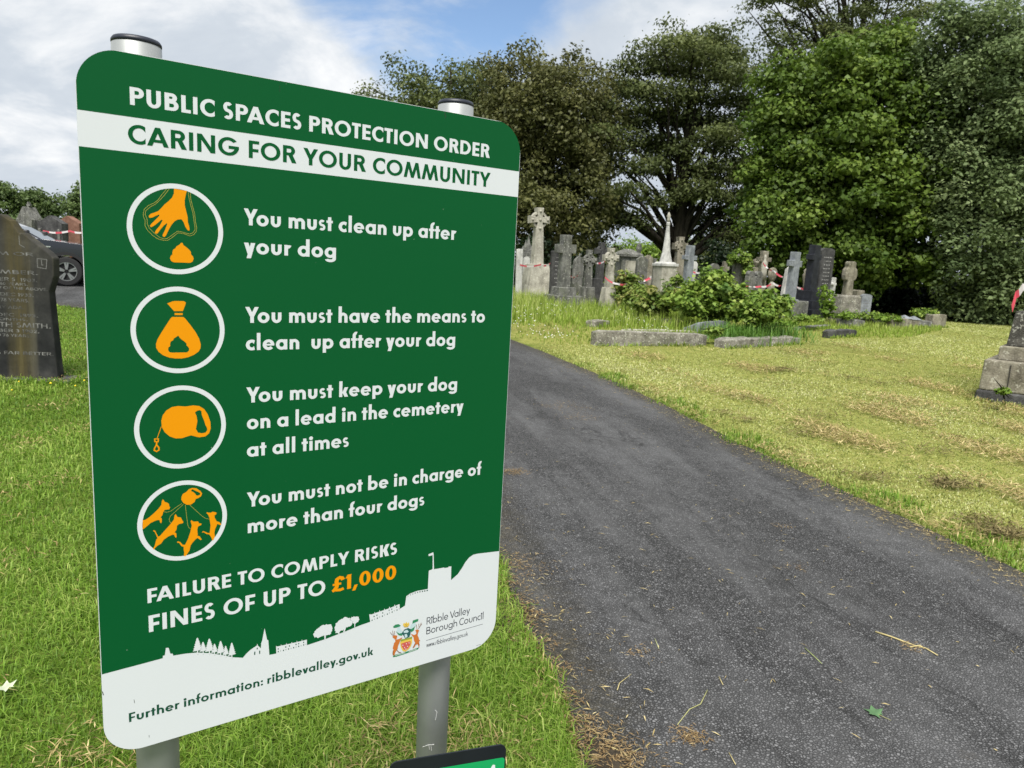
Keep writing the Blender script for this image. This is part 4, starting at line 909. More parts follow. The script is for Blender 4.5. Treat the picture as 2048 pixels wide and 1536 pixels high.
mb = MB(); mb.lathe([(13 * k, -.1), (13 * k, z(588)), (8 * k, z(585)), (7 * k, z(572)), (4 * k, z(566)), (2.4 * k, z(563.5))], 20); mn.part('foot', mb, 'buff', .004)
mn = Mon('headstone', 'white marble stone leaning behind the pale grey plain cross', 'gravestone', 1566, 21.4, HEADS, .2, tilt=(0, .09)); slab(mn, 532, 8.5, 'shoulder', 'white', .13)
mn = Mon('latin_cross', 'pale grey plain cross leaning right beside the white marble stone', 'gravestone', 1579, 19.6, CROSSES, .55, tilt=(0, .02)); mn.tier(600, 632, 26, 'grey', .98, 'step'); mn.tier(598, 615, 13, 'bluegrey', .92)
latin(mn, 504, 600, 521, 533, 8.5, 15, 'bluegrey', .8, .92)
mn = Mon('latin_cross', 'small lichened cross with flowers carved on it, left of the black cross', 'gravestone', 1606, 23.5, CROSSES, .3); k = mn.k; z = mn.z
mn.tier(578, 612, 8, 'buff', .9); mb = MB(); mb.lathe([(4 * k, z(579)), (3 * k, z(568)), (5.5 * k, z(556)), (6 * k, z(550)), (3.5 * k, z(546)), (4.5 * k, z(541)), (1 * k, z(537))], 12); mn.part('figure', mb, 'buff', 0, smooth=True)
mn = Mon('latin_cross', 'polished black cross on a stepped black base', 'gravestone', 1616, 20.2, CROSSES, .62)
mn.tier(617, 636, 33, 'black', 1., 'step', bevel=.006); mn.tier(600, 617.5, 26, 'black', 1., 'step', bevel=.006); mn.tier(581, 600.5, 18, 'black', .97, 'plinth', bevel=.006)
latin(mn, 490, 582, 509, 520, 9.5, 15, 'black', .8, .97)
mn = Mon('headstone', 'tall dark headstone with an arched top and lettered face beside the black cross', 'gravestone', 1641, 20.9, HEADS, .3); slab(mn, 496, 15, 'arch', 'dark', .16, .25)
rows(mn, 14, .35, mn.z(512), 10 * mn.k, -.083, M_CUT, 9, cap=.045)
mn = Mon('latin_cross', 'thin pale post shaped cross among weeds right of the black cross', 'gravestone', 1662, 22.2, CROSSES, .7); latin(mn, 555, 610, 566, 570, 3.5, 7, 'white', 1.)
mn = Mon('worn_cross', 'blunt eroded cross with stubby arms on a rough boulder base', 'gravestone', 1692, 19.8, CROSSES, .3); k = mn.k; z = mn.z
mb = MB(); mb.prism([(-9 * k, z(592)), (9 * k, z(592)), (7.5 * k, z(562)), (13 * k, z(558)), (15 * k, z(550)), (13.5 * k, z(539)), (9 * k, z(535)), (10 * k, z(527)), (7 * k, z(523)), (-7 * k, z(523)), (-9.5 * k, z(527)), (-8.5 * k, z(535)), (-13 * k, z(539)), (-14 * k, z(551)), (-12 * k, z(559)), (-7 * k, z(563))], -6.5 * k, 6.5 * k); mn.part('cross', mb, 'buff', .04)
mb = MB(); mb.box(0, 0, -.12, 52 * k, 40 * k, z(590) + .12, top=.86); mn.part('boulder_base', mb, 'rough', .05)
mn = Mon('headstone', 'low pale block stained brown right of the boulder base', 'gravestone', 1713, 21.5, HEADS, .2); slab(mn, 580, 8, 'flat', 'buff', .25)
mn = Mon('headstone', 'small bluish headstone at the end of the row by the dark shrubs', 'gravestone', 1731, 21., HEADS, .1); slab(mn, 588, 10.5, 'arch', 'bluegrey', .12)
for u, Y, vt, lab in ((1814, 19.6, 630, 'short kerb post with a pointed cap, the left one of two'), (1832, 20.0, 632, 'short kerb post with a pointed cap, close to the end block')):
    mn = Mon('kerb_post', lab, 'post', u, Y, 'short pointed kerb posts', .2); k = mn.k; z = mn.z
    mb = MB(); w = 12 * k; zz1 = z(vt + 7); mb.box(0, 0, -.12, 1.7 * w, 1.7 * w, zz1 + .12); mn.part('shaft', mb, 'buff', .01)
    mb = MB(); mb.box(0, 0, zz1 + .001, 1.9 * w, 1.9 * w, z(vt) - zz1, top=.06); mn.part('cap', mb, 'bluegrey', .004)

for nm_, n_, v0, hw_, y_ in (('low dark box', 3, 556, 9, -.203), ('grey rounded headstone', 4, 536, 6, -.083), ('pointed grey headstone', 6, 525, 11, -.093), ('grey double humped', 5, 524, 8, -.083), ('white marble', 5, 545, 6, -.068), ('small bluish', 4, 596, 7, -.063), ('broad square', 5, 528, 8, None)):
    o_ = next(o for o in bpy.data.objects if str(o.get('label', '')).startswith(nm_)); k_ = o_.location.y / FPX
    class _M: pass
    q_ = _M(); q_.o = o_; q_.k = k_; u_ = None
    top_ = max((c.matrix_basis @ v.co).z for c in o_.children for v in c.data.vertices)
    if y_ is None: y_ = -15 * k_ - .008; top_ *= .72
    rows(q_, n_, top_ * .42, top_ * .80, hw_ * k_, y_, M_CUTD, n_ * 7, cap=.04)

# --- kerbs and slabs on the ground
def kerb(label, a, b, hpx, mat='rough', dep=.24, lift=0., seed=0, name='kerb_stone', group='kerb stones along the graves', wedge=1.):
    A, B_ = G(*a), G(*b); c = (A + B_) / 2; d = B_ - A; L = Vector((d.x, d.y, 0)).length; yaw = math.atan2(d.y, d.x); h = hpx * c.y / FPX
    o = thing(name, label, 'kerb', (c.x, c.y, float(g(c.x, c.y))), yaw, group, tilt=(0, random.uniform(-.012, .012)))
    r = np.random.default_rng(seed); n = max(3, int(L / .16)); mb = MB(); prof = []
    for i in range(n + 1):
        x = -L / 2 + L * i / n; e = .03 if i in (0, n) else 0
        j = lambda s=.012: r.normal(0, s)
        prof.append([(x + j(), e + j(), -.08), (x + j(), -e + dep + j(), -.08), (x + j(), -e + dep * .95 + j(), h * wedge - e * .8 + j(.006)), (x + j(), e + dep * .06 + j(), h - e * .8 + j(.006))])
    vs = [p for q in prof for p in q]; fs = []
    for i in range(n):
        for k in range(4): fs.append((i * 4 + k, i * 4 + (k + 1) % 4, (i + 1) * 4 + (k + 1) % 4, (i + 1) * 4 + k))
    fs = [f[::-1] for f in fs]; fs += [(0, 1, 2, 3)[::-1], tuple(n * 4 + k for k in (0, 1, 2, 3))]
    fs[-2] = (0, 1, 2, 3); fs[-1] = (n * 4 + 3, n * 4 + 2, n * 4 + 1, n * 4)
    mb.add(vs, fs); p = build('stone', mb, ST[mat], o, bevel=.018)
    bm = bmesh.new(); bm.from_mesh(p.data); bmesh.ops.recalc_face_normals(bm, faces=bm.faces); bm.to_mesh(p.data); bm.free()
    o.location.z += lift
    return o
kerb('longest rough grey kerb stone facing the path', (1190, 692), (1416, 692), 27, dep=.26, seed=1)
kerb('long low weathered kerb stone sloping up to the right on the mown grass', (1452, 698), (1604, 688), 16, dep=.34, seed=2)
kerb('small dark rounded kerb piece alone on the mown grass', (1657, 677), (1716, 673), 15, 'dark', .2, seed=3)
kerb('short grey kerb stub beside the white clover, left end of the plot', (1191, 655), (1224, 652), 13, 'rough', .3, seed=4)
kerb('thin pale slab lying behind the longest kerb stone', (1245, 664), (1395, 668), 6, 'sand', .2, seed=5)
kerb('square grey kerb block under the bramble leaves', (1322, 654), (1376, 656), 16, 'rough', .4, seed=6)
kerb('grey slab with a sloping top beside the tall grass tuft', (1397, 668), (1458, 664), 24, 'bluegrey', .5, seed=7, wedge=.35)
kerb('sunken kerb strip among weeds below the pale grey plain cross', (1592, 640), (1680, 640), 8, 'grey', .2, seed=8)
kerb('low grey kerb in front of the tall lettered headstone', (1600, 661), (1670, 655), 6, 'grey', .2, seed=9)
kerb('pale cut kerb block left of the gap in the right hand kerb line', (1680, 655), (1732, 657), 17, 'grey', .25, seed=10)
kerb('dark kerb length joining the right hand kerb line', (1733, 652), (1772, 649), 12, 'dark', .25, seed=11)
kerb('broad pale kerb block left of the pointed kerb posts', (1786, 658), (1822, 658), 20, 'buff', .3, seed=12)
kerb('rounded pale end block of the kerb line next to the mown grass', (1866, 656), (1893, 656), 27, 'buff', .32, seed=13)
kerb('half buried pale kerb under the board edge in long grass', (1030, 604), (1068, 602), 9, 'buff', .2, seed=14)
kerb('mossy kerb fragment between the two pointed posts and the weeds', (1838, 655), (1866, 656), 14, 'grey', .22, seed=15)

# --- big stepped pedestal cut by the right edge
p0 = G(1953, 800); YAW = -.70; HW = .80
cy_, sy_ = math.cos(YAW), math.sin(YAW)
pc = (p0.x - (-HW * cy_ + HW * sy_), p0.y - (-HW * sy_ - HW * cy_))
ped = thing('stepped_pedestal', 'large stepped stone pedestal with dark lichened upper blocks at the right', 'monument', (pc[0], pc[1], float(g(p0.x, p0.y))), YAW)
kp = p0.y / FPX
def pz(v): return (797 - v) * kp * 1.10
for nm, v0, v1, w, mt, tp, bv in (('footing', 835, 777, .825, 'dark', 1., .03), ('step', 777, 721, HW, 'buff', .985, .025), ('step', 721.3, 695, .665, 'buff', .99, .02), ('block', 695.3, 631, .60, 'dark', .93, .02), ('block', 631.3, 588, .47, 'dark', .96, .02), ('cornice', 588.2, 580, .46, 'buff', 1., .012), ('shaft', 580.2, 330, .40, 'dark', .62, .015)):
    mb = MB(); mb.box(0, 0, pz(v0), 2 * w, 2 * w, pz(v1) - pz(v0), top=tp); build(nm, mb, ST[mt] if mt != 'dark' or nm == 'footing' else stone('lichened_dark_block', (.025, .025, .022), (.065, .063, .055), (.13, .125, .11), 6, (.36, .36, .32), .57, .25, bump=.9), ped, bevel=bv, seg=3)
# open joint in the lower step
mb = MB(); mb.box(-HW + .31, -HW + .008, pz(775), .012, .02, pz(727) - pz(775)); build('joint', mb, plain('dark_joint', (.03, .028, .024), .95), ped)

# --- dark shouldered headstone at the left
p0 = G(27, 757); ks = p0.y / FPX
hs = thing('shouldered_headstone', 'large dark shouldered headstone with worn white lettering at the left', 'gravestone', (p0.x, p0.y, float(g(p0.x, p0.y))), .12)
def hz_(v): return (757 - v) * ks * 1.015
m = NT('black_streaked_slate'); v = m.coord(); a = m.noise(v, 4, 8, .6); vs = m.coord(scale=(3.2, 1, .22)); st = m.noise(vs, 1.9, 6, .62)
col = m.ramp(a, [(.3, (.012, .013, .014)), (.55, (.030, .031, .031)), (.75, (.065, .065, .06))])
sepz = m.n('ShaderNodeSeparateXYZ'); m.l(v, sepz.inputs[0])
low_ = m.val(sepz.outputs[2], .55, 1.6); col = m.mix(m.math('MULTIPLY', low_, .30), col, m.ramp(a, [(.3, (.045, .042, .034)), (.7, (.12, .11, .085))]))
cx_ = m.math('ABSOLUTE', m.math('SUBTRACT', sepz.outputs[0], .13)); band = m.val(cx_, .02, .16, 1., 0.)
col = m.mix(m.math('MULTIPLY', m.math('MULTIPLY', band, m.val(st, .36, .6)), .75), col, (.105, .085, .03))
col = m.mix(m.math('MULTIPLY', m.val(st, .56, .74), .5), col, (.15, .14, .10))
m.set('Base Color', col); m.set('Roughness', .9); m.set('Specular IOR Level', .15); m.bump(a, .5, .02); M_SLATE = m.mat
w1, w0 = 83 * ks, 93 * ks
half = [(w0, -.1), (w1, hz_(580)), (93 * ks, hz_(549)), (94 * ks, hz_(514)), (85 * ks, hz_(504)), (39 * ks, hz_(468)), (34 * ks, hz_(470)), (19 * ks, hz_(447)), (0, hz_(434))]
outl = half + [(-a_, b_) for a_, b_ in half[::-1][1:]]
mb = MB(); mb.prism(outl, -.07, .07); sl = build('headstone_slab', mb, M_SLATE, hs, bevel=.012)
mb = MB(); mb.box(0, -.02, -.12, 2 * 135 * ks, .42, hz_(752) + .12); build('base', mb, ST['dark'], hs, bevel=.02)
mb = MB(); Yf = -.0708
def hline(t, x0, x1, v, cp=.036, w=.15):
    put_text(mb, t, x0 * ks, x1 * ks, hz_(v), cp, w, .13, Yf, 0, .35, 2e-5)
for t, x1, v, cp in (('I  M M OR', 58, 512, .034), ('DECEMBER.', 64, 548, .040), ('OCTOBER 5  1903.', 62, 562, .036), ('AGED 80 YEARS.', 44, 570, .028), ('ELLEN WIDOW OF THE ABOVE.', 81, 578, .028), ('WEST  DEC 1933.', 54, 591, .034), ('AGED 78 YEARS.', 45, 602, .034), ('MARY ADA.', 35, 616, .032), ('DIED DEC  1893.', 60, 631, .034), ('6 MONTHS.', 40, 639, .026), ('ELIZABETH SMITH.', 83, 652, .050), ('OCTOBER 3 1902.', 61, 662, .034), ('AGED 76 YEARS.', 45, 671, .030), ('WHICH IS FAR BETTER.', 86, 706, .034)):
    x0 = -x1
    hline(t, x0, x1, v, cp)
build('lettering', mb, plain('worn_white_lettering', (.125, .125, .12), .9, var=.9, vscale=11.), sl)
for s_ in (1, -1):
    for q, cl_ in (([(64, 516), (64, 533), (80, 535), (82, 517)], True), ([(72, 518), (72, 528), (75, 528)], False), ([(33, 474), (33, 491), (42, 496)], False)):
        mb = MB(); put_faces(mb, strokeq([(s_ * a_ * ks, hz_(b_)) for a_, b_ in q], .006, cl_), Yf); build('carved_mark', mb, M_CUTD, sl)

# --- stones beyond the road at the left
LEFTS = 'gravestones beyond the road'
mn = Mon('gabled_headstone', 'steep gabled grey headstone with a little stone cross on its peak', 'gravestone', 68, 26., LEFTS, -.2)
mb = MB(); k = mn.k; z = mn.z; mb.prism([(-18 * k, -.1), (18 * k, -.1), (18 * k, z(440)), (1.5 * k, z(414)), (-1.5 * k, z(414)), (-18 * k, z(440))], -.25, .25); mn.part('headstone_slab', mb, 'grey')
mb = MB(); mb.prism(cross_out(z(418), z(404), z(412), z(408.5), 1.6 * k, 3.6 * k, .9), -.05, .05); mn.part('cross', mb, 'grey', .004)
mn = Mon('headstone', 'broad dark headstone with a low pointed top behind the car', 'gravestone', 113, 25., LEFTS, -.1); slab(mn, 431, 26, 'gable', 'dark', .3); mb = MB(); k = mn.k
for dx in (-20, 20): mb.box(dx * k, -.17, 0, 5 * k, .06, mn.z(458)); 
mn.part('pilaster', mb, 'grey', .01)
mn = Mon('headstone', 'red brown sandstone headstone with a pointed top behind the car', 'gravestone', 149, 26., LEFTS, -.1); slab(mn, 432, 25, 'gable', 'red', .3)

# ------------------------------------------------------------------ red and white barrier tape
M_TR = plain('tape_red', (.50, .06, .09), .5); M_TW = plain('tape_white', (.60, .57, .57), .5)
def tape(label, pts, w=.047, seg=.22, twist=.0, seed=0):
    r = np.random.default_rng(seed); q = [np.array(P(u, v, Y)) for u, v, Y in pts]; c = [q[0]]
    for a, b in zip(q[:-1], q[1:]):
        n = max(2, int(np.linalg.norm(b - a) / (seg / 3)))
        for i in range(1, n + 1): c.append(a + (b - a) * i / n - np.array([0, 0, .06 * np.linalg.norm(b - a) ** .5 * math.sin(math.pi * i / n)]))
    mb = MB(); ph = r.uniform(0, 6)
    o0 = c[0].copy()
    for i in range(len(c) - 1):
        e = []
        for j in (i, i + 1):
            t = ph + twist * j; up = np.array([.25 * math.sin(t), .25 * math.sin(t * 1.3), math.cos(t) if twist else 1.]); up = up / np.linalg.norm(up)
            e.append((c[j] - o0 - up * w / 2, c[j] - o0 + up * w / 2))
        mb.add([e[0][0], e[1][0], e[1][1], e[0][1]], [(0, 1, 2, 3)], (i // 3) % 2)
    o = build('barrier_tape', mb, [M_TR, M_TW], None, loc=tuple(o0)); o.modifiers.new('thickness', 'SOLIDIFY').thickness = .0012
    return tag(o, label, 'barrier tape', 'red and white barrier tape')
tape('barrier tape round the block of the tallest ringed cross', [(1040, 530, 22.3), (1082, 529, 22.), (1100, 527, 21.3)], seed=1)
tape('barrier tape tied between the plain grey cross and the pointed arch headstone', [(1140, 552, 19.6), (1160, 547, 21.)], seed=2)
tape('short barrier tape end behind the cream ringed cross', [(1186, 524, 23.), (1212, 521, 22.)], seed=3)
tape('sagging barrier tape loop hanging between the cream cross and the white spire', [(1210, 555, 20.), (1236, 568, 19.8), (1262, 564, 20.2), (1300, 557, 20.5), (1303, 553, 20.7), (1268, 563, 21.2)], seed=4, twist=.15)
tape('barrier tape just right of the slate grey cross above the bramble', [(1379, 541, 22.), (1412, 545, 22.3)], seed=5)
tape('barrier tape sloping down from the figure cross', [(1526, 526, 21.8), (1548, 542, 21.), (1572, 556, 20.6)], seed=6, twist=.3)
tape('bright barrier tape low at the right of the bramble bush', [(1484, 568, 20.), (1520, 573, 20.2), (1546, 566, 20.6), (1562, 572, 20.6)], seed=7, twist=.2)
tape('barrier tape between the pale grey cross and the black cross', [(1588, 567, 19.8), (1604, 577, 20.2), (1612, 579, 20.3)], seed=8, twist=.2)
tape('thin barrier tape across the gravestones behind the car', [(86, 462, 24.6), (140, 462, 24.5), (172, 464, 24.5)], seed=9, w=.06)
t_ = tape('red barrier tape wrapped on the pedestal at the right edge', [(2024, 617, 9.2), (2032, 590, 9.3), (2046, 574, 9.25), (2075, 571, 9.15)], w=.09, seed=10)
# ------------------------------------------------------------------ trees
def leaf_mesh(name, pos, nrm, size, aspect, tint, mat, parent, r, droop=None):
    n = len(pos)
    u = r.normal(size=(n, 3)); u -= nrm * (u * nrm).sum(1, keepdims=True); u /= np.linalg.norm(u, axis=1, keepdims=True) + 1e-9
    if droop is not None:
        u = u * (1 - droop) + np.array([0, 0, -1.]) * droop; u -= nrm * (u * nrm).sum(1, keepdims=True); u /= np.linalg.norm(u, axis=1, keepdims=True) + 1e-9
    v = np.cross(nrm, u); L = size[:, None]; Wd = L * aspect
    fold = nrm * (Wd * .25)
    q = np.stack([pos - u * L * .5, pos + v * Wd * .5 + fold - u * L * .08, pos + u * L * .5, pos - v * Wd * .5 + fold - u * L * .08], 1).reshape(-1, 3)
    return mesh_np(name, q, np.arange(4 * n), np.arange(n) * 4, np.full(n, 4), mat, {'tint': np.repeat(tint, 4)}, parent=parent)
def rand_unit(n, r):
    a = r.normal(size=(n, 3)); return a / np.linalg.norm(a, axis=1, keepdims=True)
BARK = {}
def bark(name, c0, c1):
    m = NT(name); v = m.coord(scale=(1, 1, .25)); a = m.noise(v, 9, 6, .65); m.set('Base Color', m.ramp(a, [(.35, c0), (.65, c1)])); m.set('Roughness', .95); m.set('Specular IOR Level', .1); m.bump(a, .7, .03); return m.mat
BARK['dark'] = bark('dark_bark', (.012, .011, .008), (.045, .04, .03)); BARK['grey'] = bark('grey_bark', (.03, .028, .022), (.09, .085, .07))
def tree(name, label, u, vbase, Y, lobes, tips, per, leaf, mat, group=None, barkm='dark', tr=.28, rc=(.5, .9), flat=.5, shell=.62, seed=0, limbs=26, droop=None, upb=.6, aspect=.55, trunk_top=None, lean=0., stray=.12, zb=None, bias=None):
    """lobes: (u, v, ru, rv, dY) ellipses read in the photograph, each a solid lobe of its own depth"""
    r = np.random.default_rng(seed); d = ray(u, vbase); x = d[0] / d[1] * Y; z0 = float(g(x, Y)) if zb is None else zb
    o = thing(name, label, 'tree', (x, Y, z0), 0, group); base = np.array([x, Y, z0])
    vol = []; Ls = []
    for lu, lv, ru, rv, dY in lobes:
        c = np.array(P(lu, lv, Y + dY)) - base; k = (Y + dY) / FPX
        R = np.array([ru * k, max(ru, rv) * k * .8, rv * k]); Ls.append((c, R)); vol.append((R[0] * R[1] * R[2]) ** .72)
    vol = np.array(vol) / sum(vol); T = []
    for (c, R), f in zip(Ls, vol):
        m_ = max(4, int(tips * f)); p = rand_unit(m_, r) * (shell + (1.10 - shell) * r.random(m_) ** .7)[:, None]
        q = c + p * R * (1 + r.normal(0, .08, m_))[:, None]; T.append(q)
    T = np.vstack(T)
    if bias is not None: T = T[bias(T, r)]
    T[:, 2] = np.maximum(T[:, 2], .25)
    n = len(T); rcs = r.uniform(rc[0], rc[1], n)
    # limbs grow from the trunk to the clumps
    mb = MB(); H = max(c[2] + R[2] * .6 for c, R in Ls) if trunk_top is None else trunk_top
    tp = [np.array([lean * H * t + .12 * math.sin(t * 5 + seed) * t, .1 * math.sin(t * 4 + 2 * seed), -.3 + (H + .3) * t]) for t in np.linspace(0, 1, 10)]
    mb.tube([Vector(p) for p in tp], [tr * (1.25 if i == 0 else 1) * (1 - .88 * i / 9) for i in range(10)], 9)
    sel = r.choice(n, min(limbs, n), replace=False)
    for i in sel:
        e = T[i]; hh = max(.12, min(.9, (e[2] * r.uniform(.35, .8)) / H)); j = hh * 9; a = tp[int(j)] + (tp[min(9, int(j) + 1)] - tp[int(j)]) * (j % 1)
        mid = a + (e - a) * .5 + np.array([0, 0, .12 * np.linalg.norm(e - a)]) + r.normal(0, .12, 3)
        ra = tr * (1 - .88 * hh) * r.uniform(.3, .55)
        mb.tube([Vector(a), Vector(a + (mid - a) * .5 + r.normal(0, .06, 3)), Vector(mid), Vector(mid + (e - mid) * .5 + r.normal(0, .08, 3)), Vector(e)], [ra, ra * .8, ra * .6, ra * .38, .012], 5)
    build('trunk', mb, BARK[barkm], o, smooth=True)
    # leaf clumps
    cnt = np.maximum(6, (per * (rcs / rcs.mean()) ** 2).astype(int)); idx = np.repeat(np.arange(n), cnt); N_ = len(idx)
    off = rand_unit(N_, r) * (r.random(N_) ** .45)[:, None]; off *= rcs[idx][:, None] * np.array([1, 1, flat]); off[:, 2] -= (off[:, 0] ** 2 + off[:, 1] ** 2) * .12 / np.maximum(rcs[idx], .1)
    st = r.random(N_) < stray; off[st] *= r.uniform(1.1, 1.6, st.sum())[:, None]
    pos = T[idx] + off
    nrm = rand_unit(N_, r) * .75 + off / (rcs[idx][:, None]) * .8 + np.array([0, 0, upb]); nrm /= np.linalg.norm(nrm, axis=1, keepdims=True)
    tint = np.clip(.5 + r.normal(0, .16, n)[idx] + r.normal(0, .13, N_), 0, 1)
    size = leaf * r.uniform(.55, 1.5, N_)
    leaf_mesh('crown', pos, nrm, size, aspect, tint, mat, o, r, droop)
    return o
L_BEECH = leafmat('beech_leaves', (.048, .066, .020), (.098, .126, .038), (.18, .205, .068), .30)
L_BRONZE = leafmat('bronze_leaves', (.050, .060, .019), (.102, .110, .034), (.18, .178, .062), .28)
L_SYC = leafmat('sycamore_leaves', (.042, .084, .010), (.094, .155, .020), (.185, .255, .043), .30)
L_LIME = leafmat('blue_green_leaves', (.070, .108, .042), (.145, .20, .08), (.27, .33, .155), .32, .6, .2)
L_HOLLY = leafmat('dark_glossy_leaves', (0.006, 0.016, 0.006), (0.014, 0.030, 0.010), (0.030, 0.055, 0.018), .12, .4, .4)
L_FAR = leafmat('distant_leaves', (0.051, 0.087, 0.026), (0.094, 0.145, 0.043), (0.160, 0.217, 0.072), .25)
L_BRIGHT = leafmat('young_bright_leaves', (0.075, 0.150, 0.015), (0.150, 0.250, 0.025), (0.250, 0.350, 0.062), .3)
L_BRAM = leafmat('bramble_leaves', (.075, .15, .022), (.185, .285, .042), (.35, .43, .10), .32, .55, .3)
L_RED = leafmat('reddish_bramble_leaves', (.075, .14, .022), (.18, .255, .045), (.32, .28, .10), .32, .55, .3)

TREES = 'tall trees behind the cemetery'
tree('beech_tree', 'dark brown green tree whose domed top rises above the right end of the board', 1085, 560, 36,
     [(1085, 250, 120, 120, 0), (1050, 190, 90, 70, 1), (1140, 220, 70, 85, -1), (1010, 330, 90, 110, 0), (1130, 380, 90, 130, -1), (1060, 440, 70, 100, 0), (1190, 290, 42, 80, 0), (1180, 420, 55, 80, 1)], 600, 120, .17, L_BRONZE, TREES, tr=.45, rc=(.55, 1.0), flat=.55, seed=11, droop=.4)
tree('beech_tree', 'dark domed tree just right of the left post top and mostly behind the board', 890, 560, 40,
     [(800, 240, 90, 95, 0), (905, 230, 110, 90, 0), (960, 190, 60, 60, 1), (850, 330, 110, 130, 0), (960, 330, 90, 150, 0), (760, 280, 45, 80, 1)], 430, 110, .18, L_BEECH, TREES, tr=.45, rc=(.6, 1.1), flat=.5, seed=12, droop=.3)
tree('beech_tree', 'spreading beech with a visible dark trunk and sky showing through its layered branches', 1349, 575, 36,
     [(1390, 72, 70, 16, 0), (1350, 98, 85, 18, -1), (1440, 108, 75, 18, 1), (1290, 130, 60, 18, 0), (1380, 140, 80, 18, 0), (1475, 150, 60, 22, -1), (1260, 172, 62, 18, 1), (1340, 185, 70, 17, -1), (1430, 195, 80, 20, 0), (1505, 210, 45, 28, 0), (1225, 215, 50, 18, 0), (1300, 232, 75, 18, 0), (1395, 245, 85, 20, 1),
      (1210, 268, 60, 20, -1), (1290, 282, 70, 16, 1), (1460, 270, 80, 26, -1), (1375, 298, 70, 16, 0), (1190, 318, 55, 20, 0), (1265, 330, 70, 17, 0), (1440, 330, 80, 24, 0), (1500, 330, 45, 50, 1), (1175, 370, 50, 22, 0), (1240, 378, 55, 16, -1), (1410, 380, 55, 18, -1), (1475, 395, 70, 36, 0), (1195, 425, 45, 20, 0), (1255, 436, 50, 16, 0), (1440, 450, 60, 44, 1), (1320, 400, 40, 12, 0), (1490, 470, 60, 50, 0)], 700, 105, .15, L_BEECH, TREES, tr=.42, rc=(.45, 1.15), flat=.32, shell=.25, seed=13, limbs=70, stray=.26, trunk_top=11.)
tree('pine_tree', 'thin topped tall tree rising out of the frame above the bright green tree', 1660, 600, 44,
     [(1560, 25, 75, 38, 0), (1670, 20, 90, 55, 0), (1760, 30, 90, 45, 0), (1650, 90, 110, 40, 0), (1840, 10, 50, 35, 1), (1700, -60, 120, 60, 0), (1600, 140, 70, 60, 0), (1530, -20, 50, 25, 0)], 260, 90, .17, L_BEECH, TREES, tr=.5, rc=(.5, .95), flat=.35, seed=14, limbs=60, stray=.2)
tree('sycamore_tree', 'broad bright green leafy tree with foliage almost down to the gravestones', 1690, 620, 27,
     [(1690, 190, 110, 90, 0), (1650, 300, 130, 110, 0), (1780, 270, 110, 120, 0), (1720, 130, 75, 60, 1), (1590, 400, 100, 100, 0), (1700, 420, 130, 110, -1), (1820, 400, 100, 130, 0), (1560, 480, 75, 60, -.5), (1650, 510, 110, 55, -1), (1770, 500, 110, 70, -1), (1860, 330, 60, 120, 1), (1600, 220, 80, 80, 1), (1790, 165, 80, 80, .5), (1560, 310, 65, 80, .5)], 640, 190, .15, L_SYC, TREES, tr=.4, rc=(.5, 1.0), flat=.5, seed=15, upb=.75, aspect=.8, stray=.08)
tree('lime_tree', 'tall bluish green tree with hanging sprays at the right edge', 1985, 640, 25,
     [(1960, 90, 90, 70, 0), (2010, 180, 110, 120, 0), (1930, 200, 70, 110, 1), (1990, 330, 100, 130, 0), (2060, 300, 90, 160, 0), (1950, 420, 70, 120, -.5), (2030, 480, 110, 120, -.5), (1960, 560, 70, 80, -1), (2090, 120, 80, 100, 0), (2060, 590, 90, 60, -1), (2000, 60, 60, 50, 1), (1895, 115, 60, 75, .5), (1885, 260, 50, 90, .5)], 560, 170, .13, L_LIME, TREES, tr=.35, rc=(.45, .9), flat=.7, seed=16, droop=.35, aspect=.6, stray=.12, upb=.9)
# dense dark evergreens that close the view behind the graves
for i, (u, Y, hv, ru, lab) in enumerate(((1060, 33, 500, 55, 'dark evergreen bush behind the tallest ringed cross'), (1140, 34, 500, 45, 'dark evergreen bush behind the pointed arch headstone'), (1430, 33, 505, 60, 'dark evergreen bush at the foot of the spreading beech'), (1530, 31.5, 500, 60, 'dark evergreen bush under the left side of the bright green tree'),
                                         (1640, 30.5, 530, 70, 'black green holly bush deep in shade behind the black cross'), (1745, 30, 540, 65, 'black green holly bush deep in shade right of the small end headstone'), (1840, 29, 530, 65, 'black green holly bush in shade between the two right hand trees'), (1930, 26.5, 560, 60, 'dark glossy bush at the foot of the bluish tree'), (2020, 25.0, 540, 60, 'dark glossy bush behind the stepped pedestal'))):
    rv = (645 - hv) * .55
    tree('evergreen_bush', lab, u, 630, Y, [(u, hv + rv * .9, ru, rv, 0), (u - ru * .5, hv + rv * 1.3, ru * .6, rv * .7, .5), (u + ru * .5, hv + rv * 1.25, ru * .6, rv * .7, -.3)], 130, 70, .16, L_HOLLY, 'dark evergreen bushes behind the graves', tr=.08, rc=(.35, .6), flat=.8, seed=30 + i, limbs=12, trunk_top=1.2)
tree('bright_bush', 'sunlit yellow green bush far away in the gap between the beeches', 1268, 560, 62, [(1265, 515, 42, 32, 0), (1300, 520, 26, 26, 1), (1235, 525, 24, 22, 0)], 110, 60, .26, L_BRIGHT, None, tr=.15, rc=(.7, 1.1), flat=.7, seed=50, limbs=10, trunk_top=2.)
FARG = 'distant trees beyond the road'
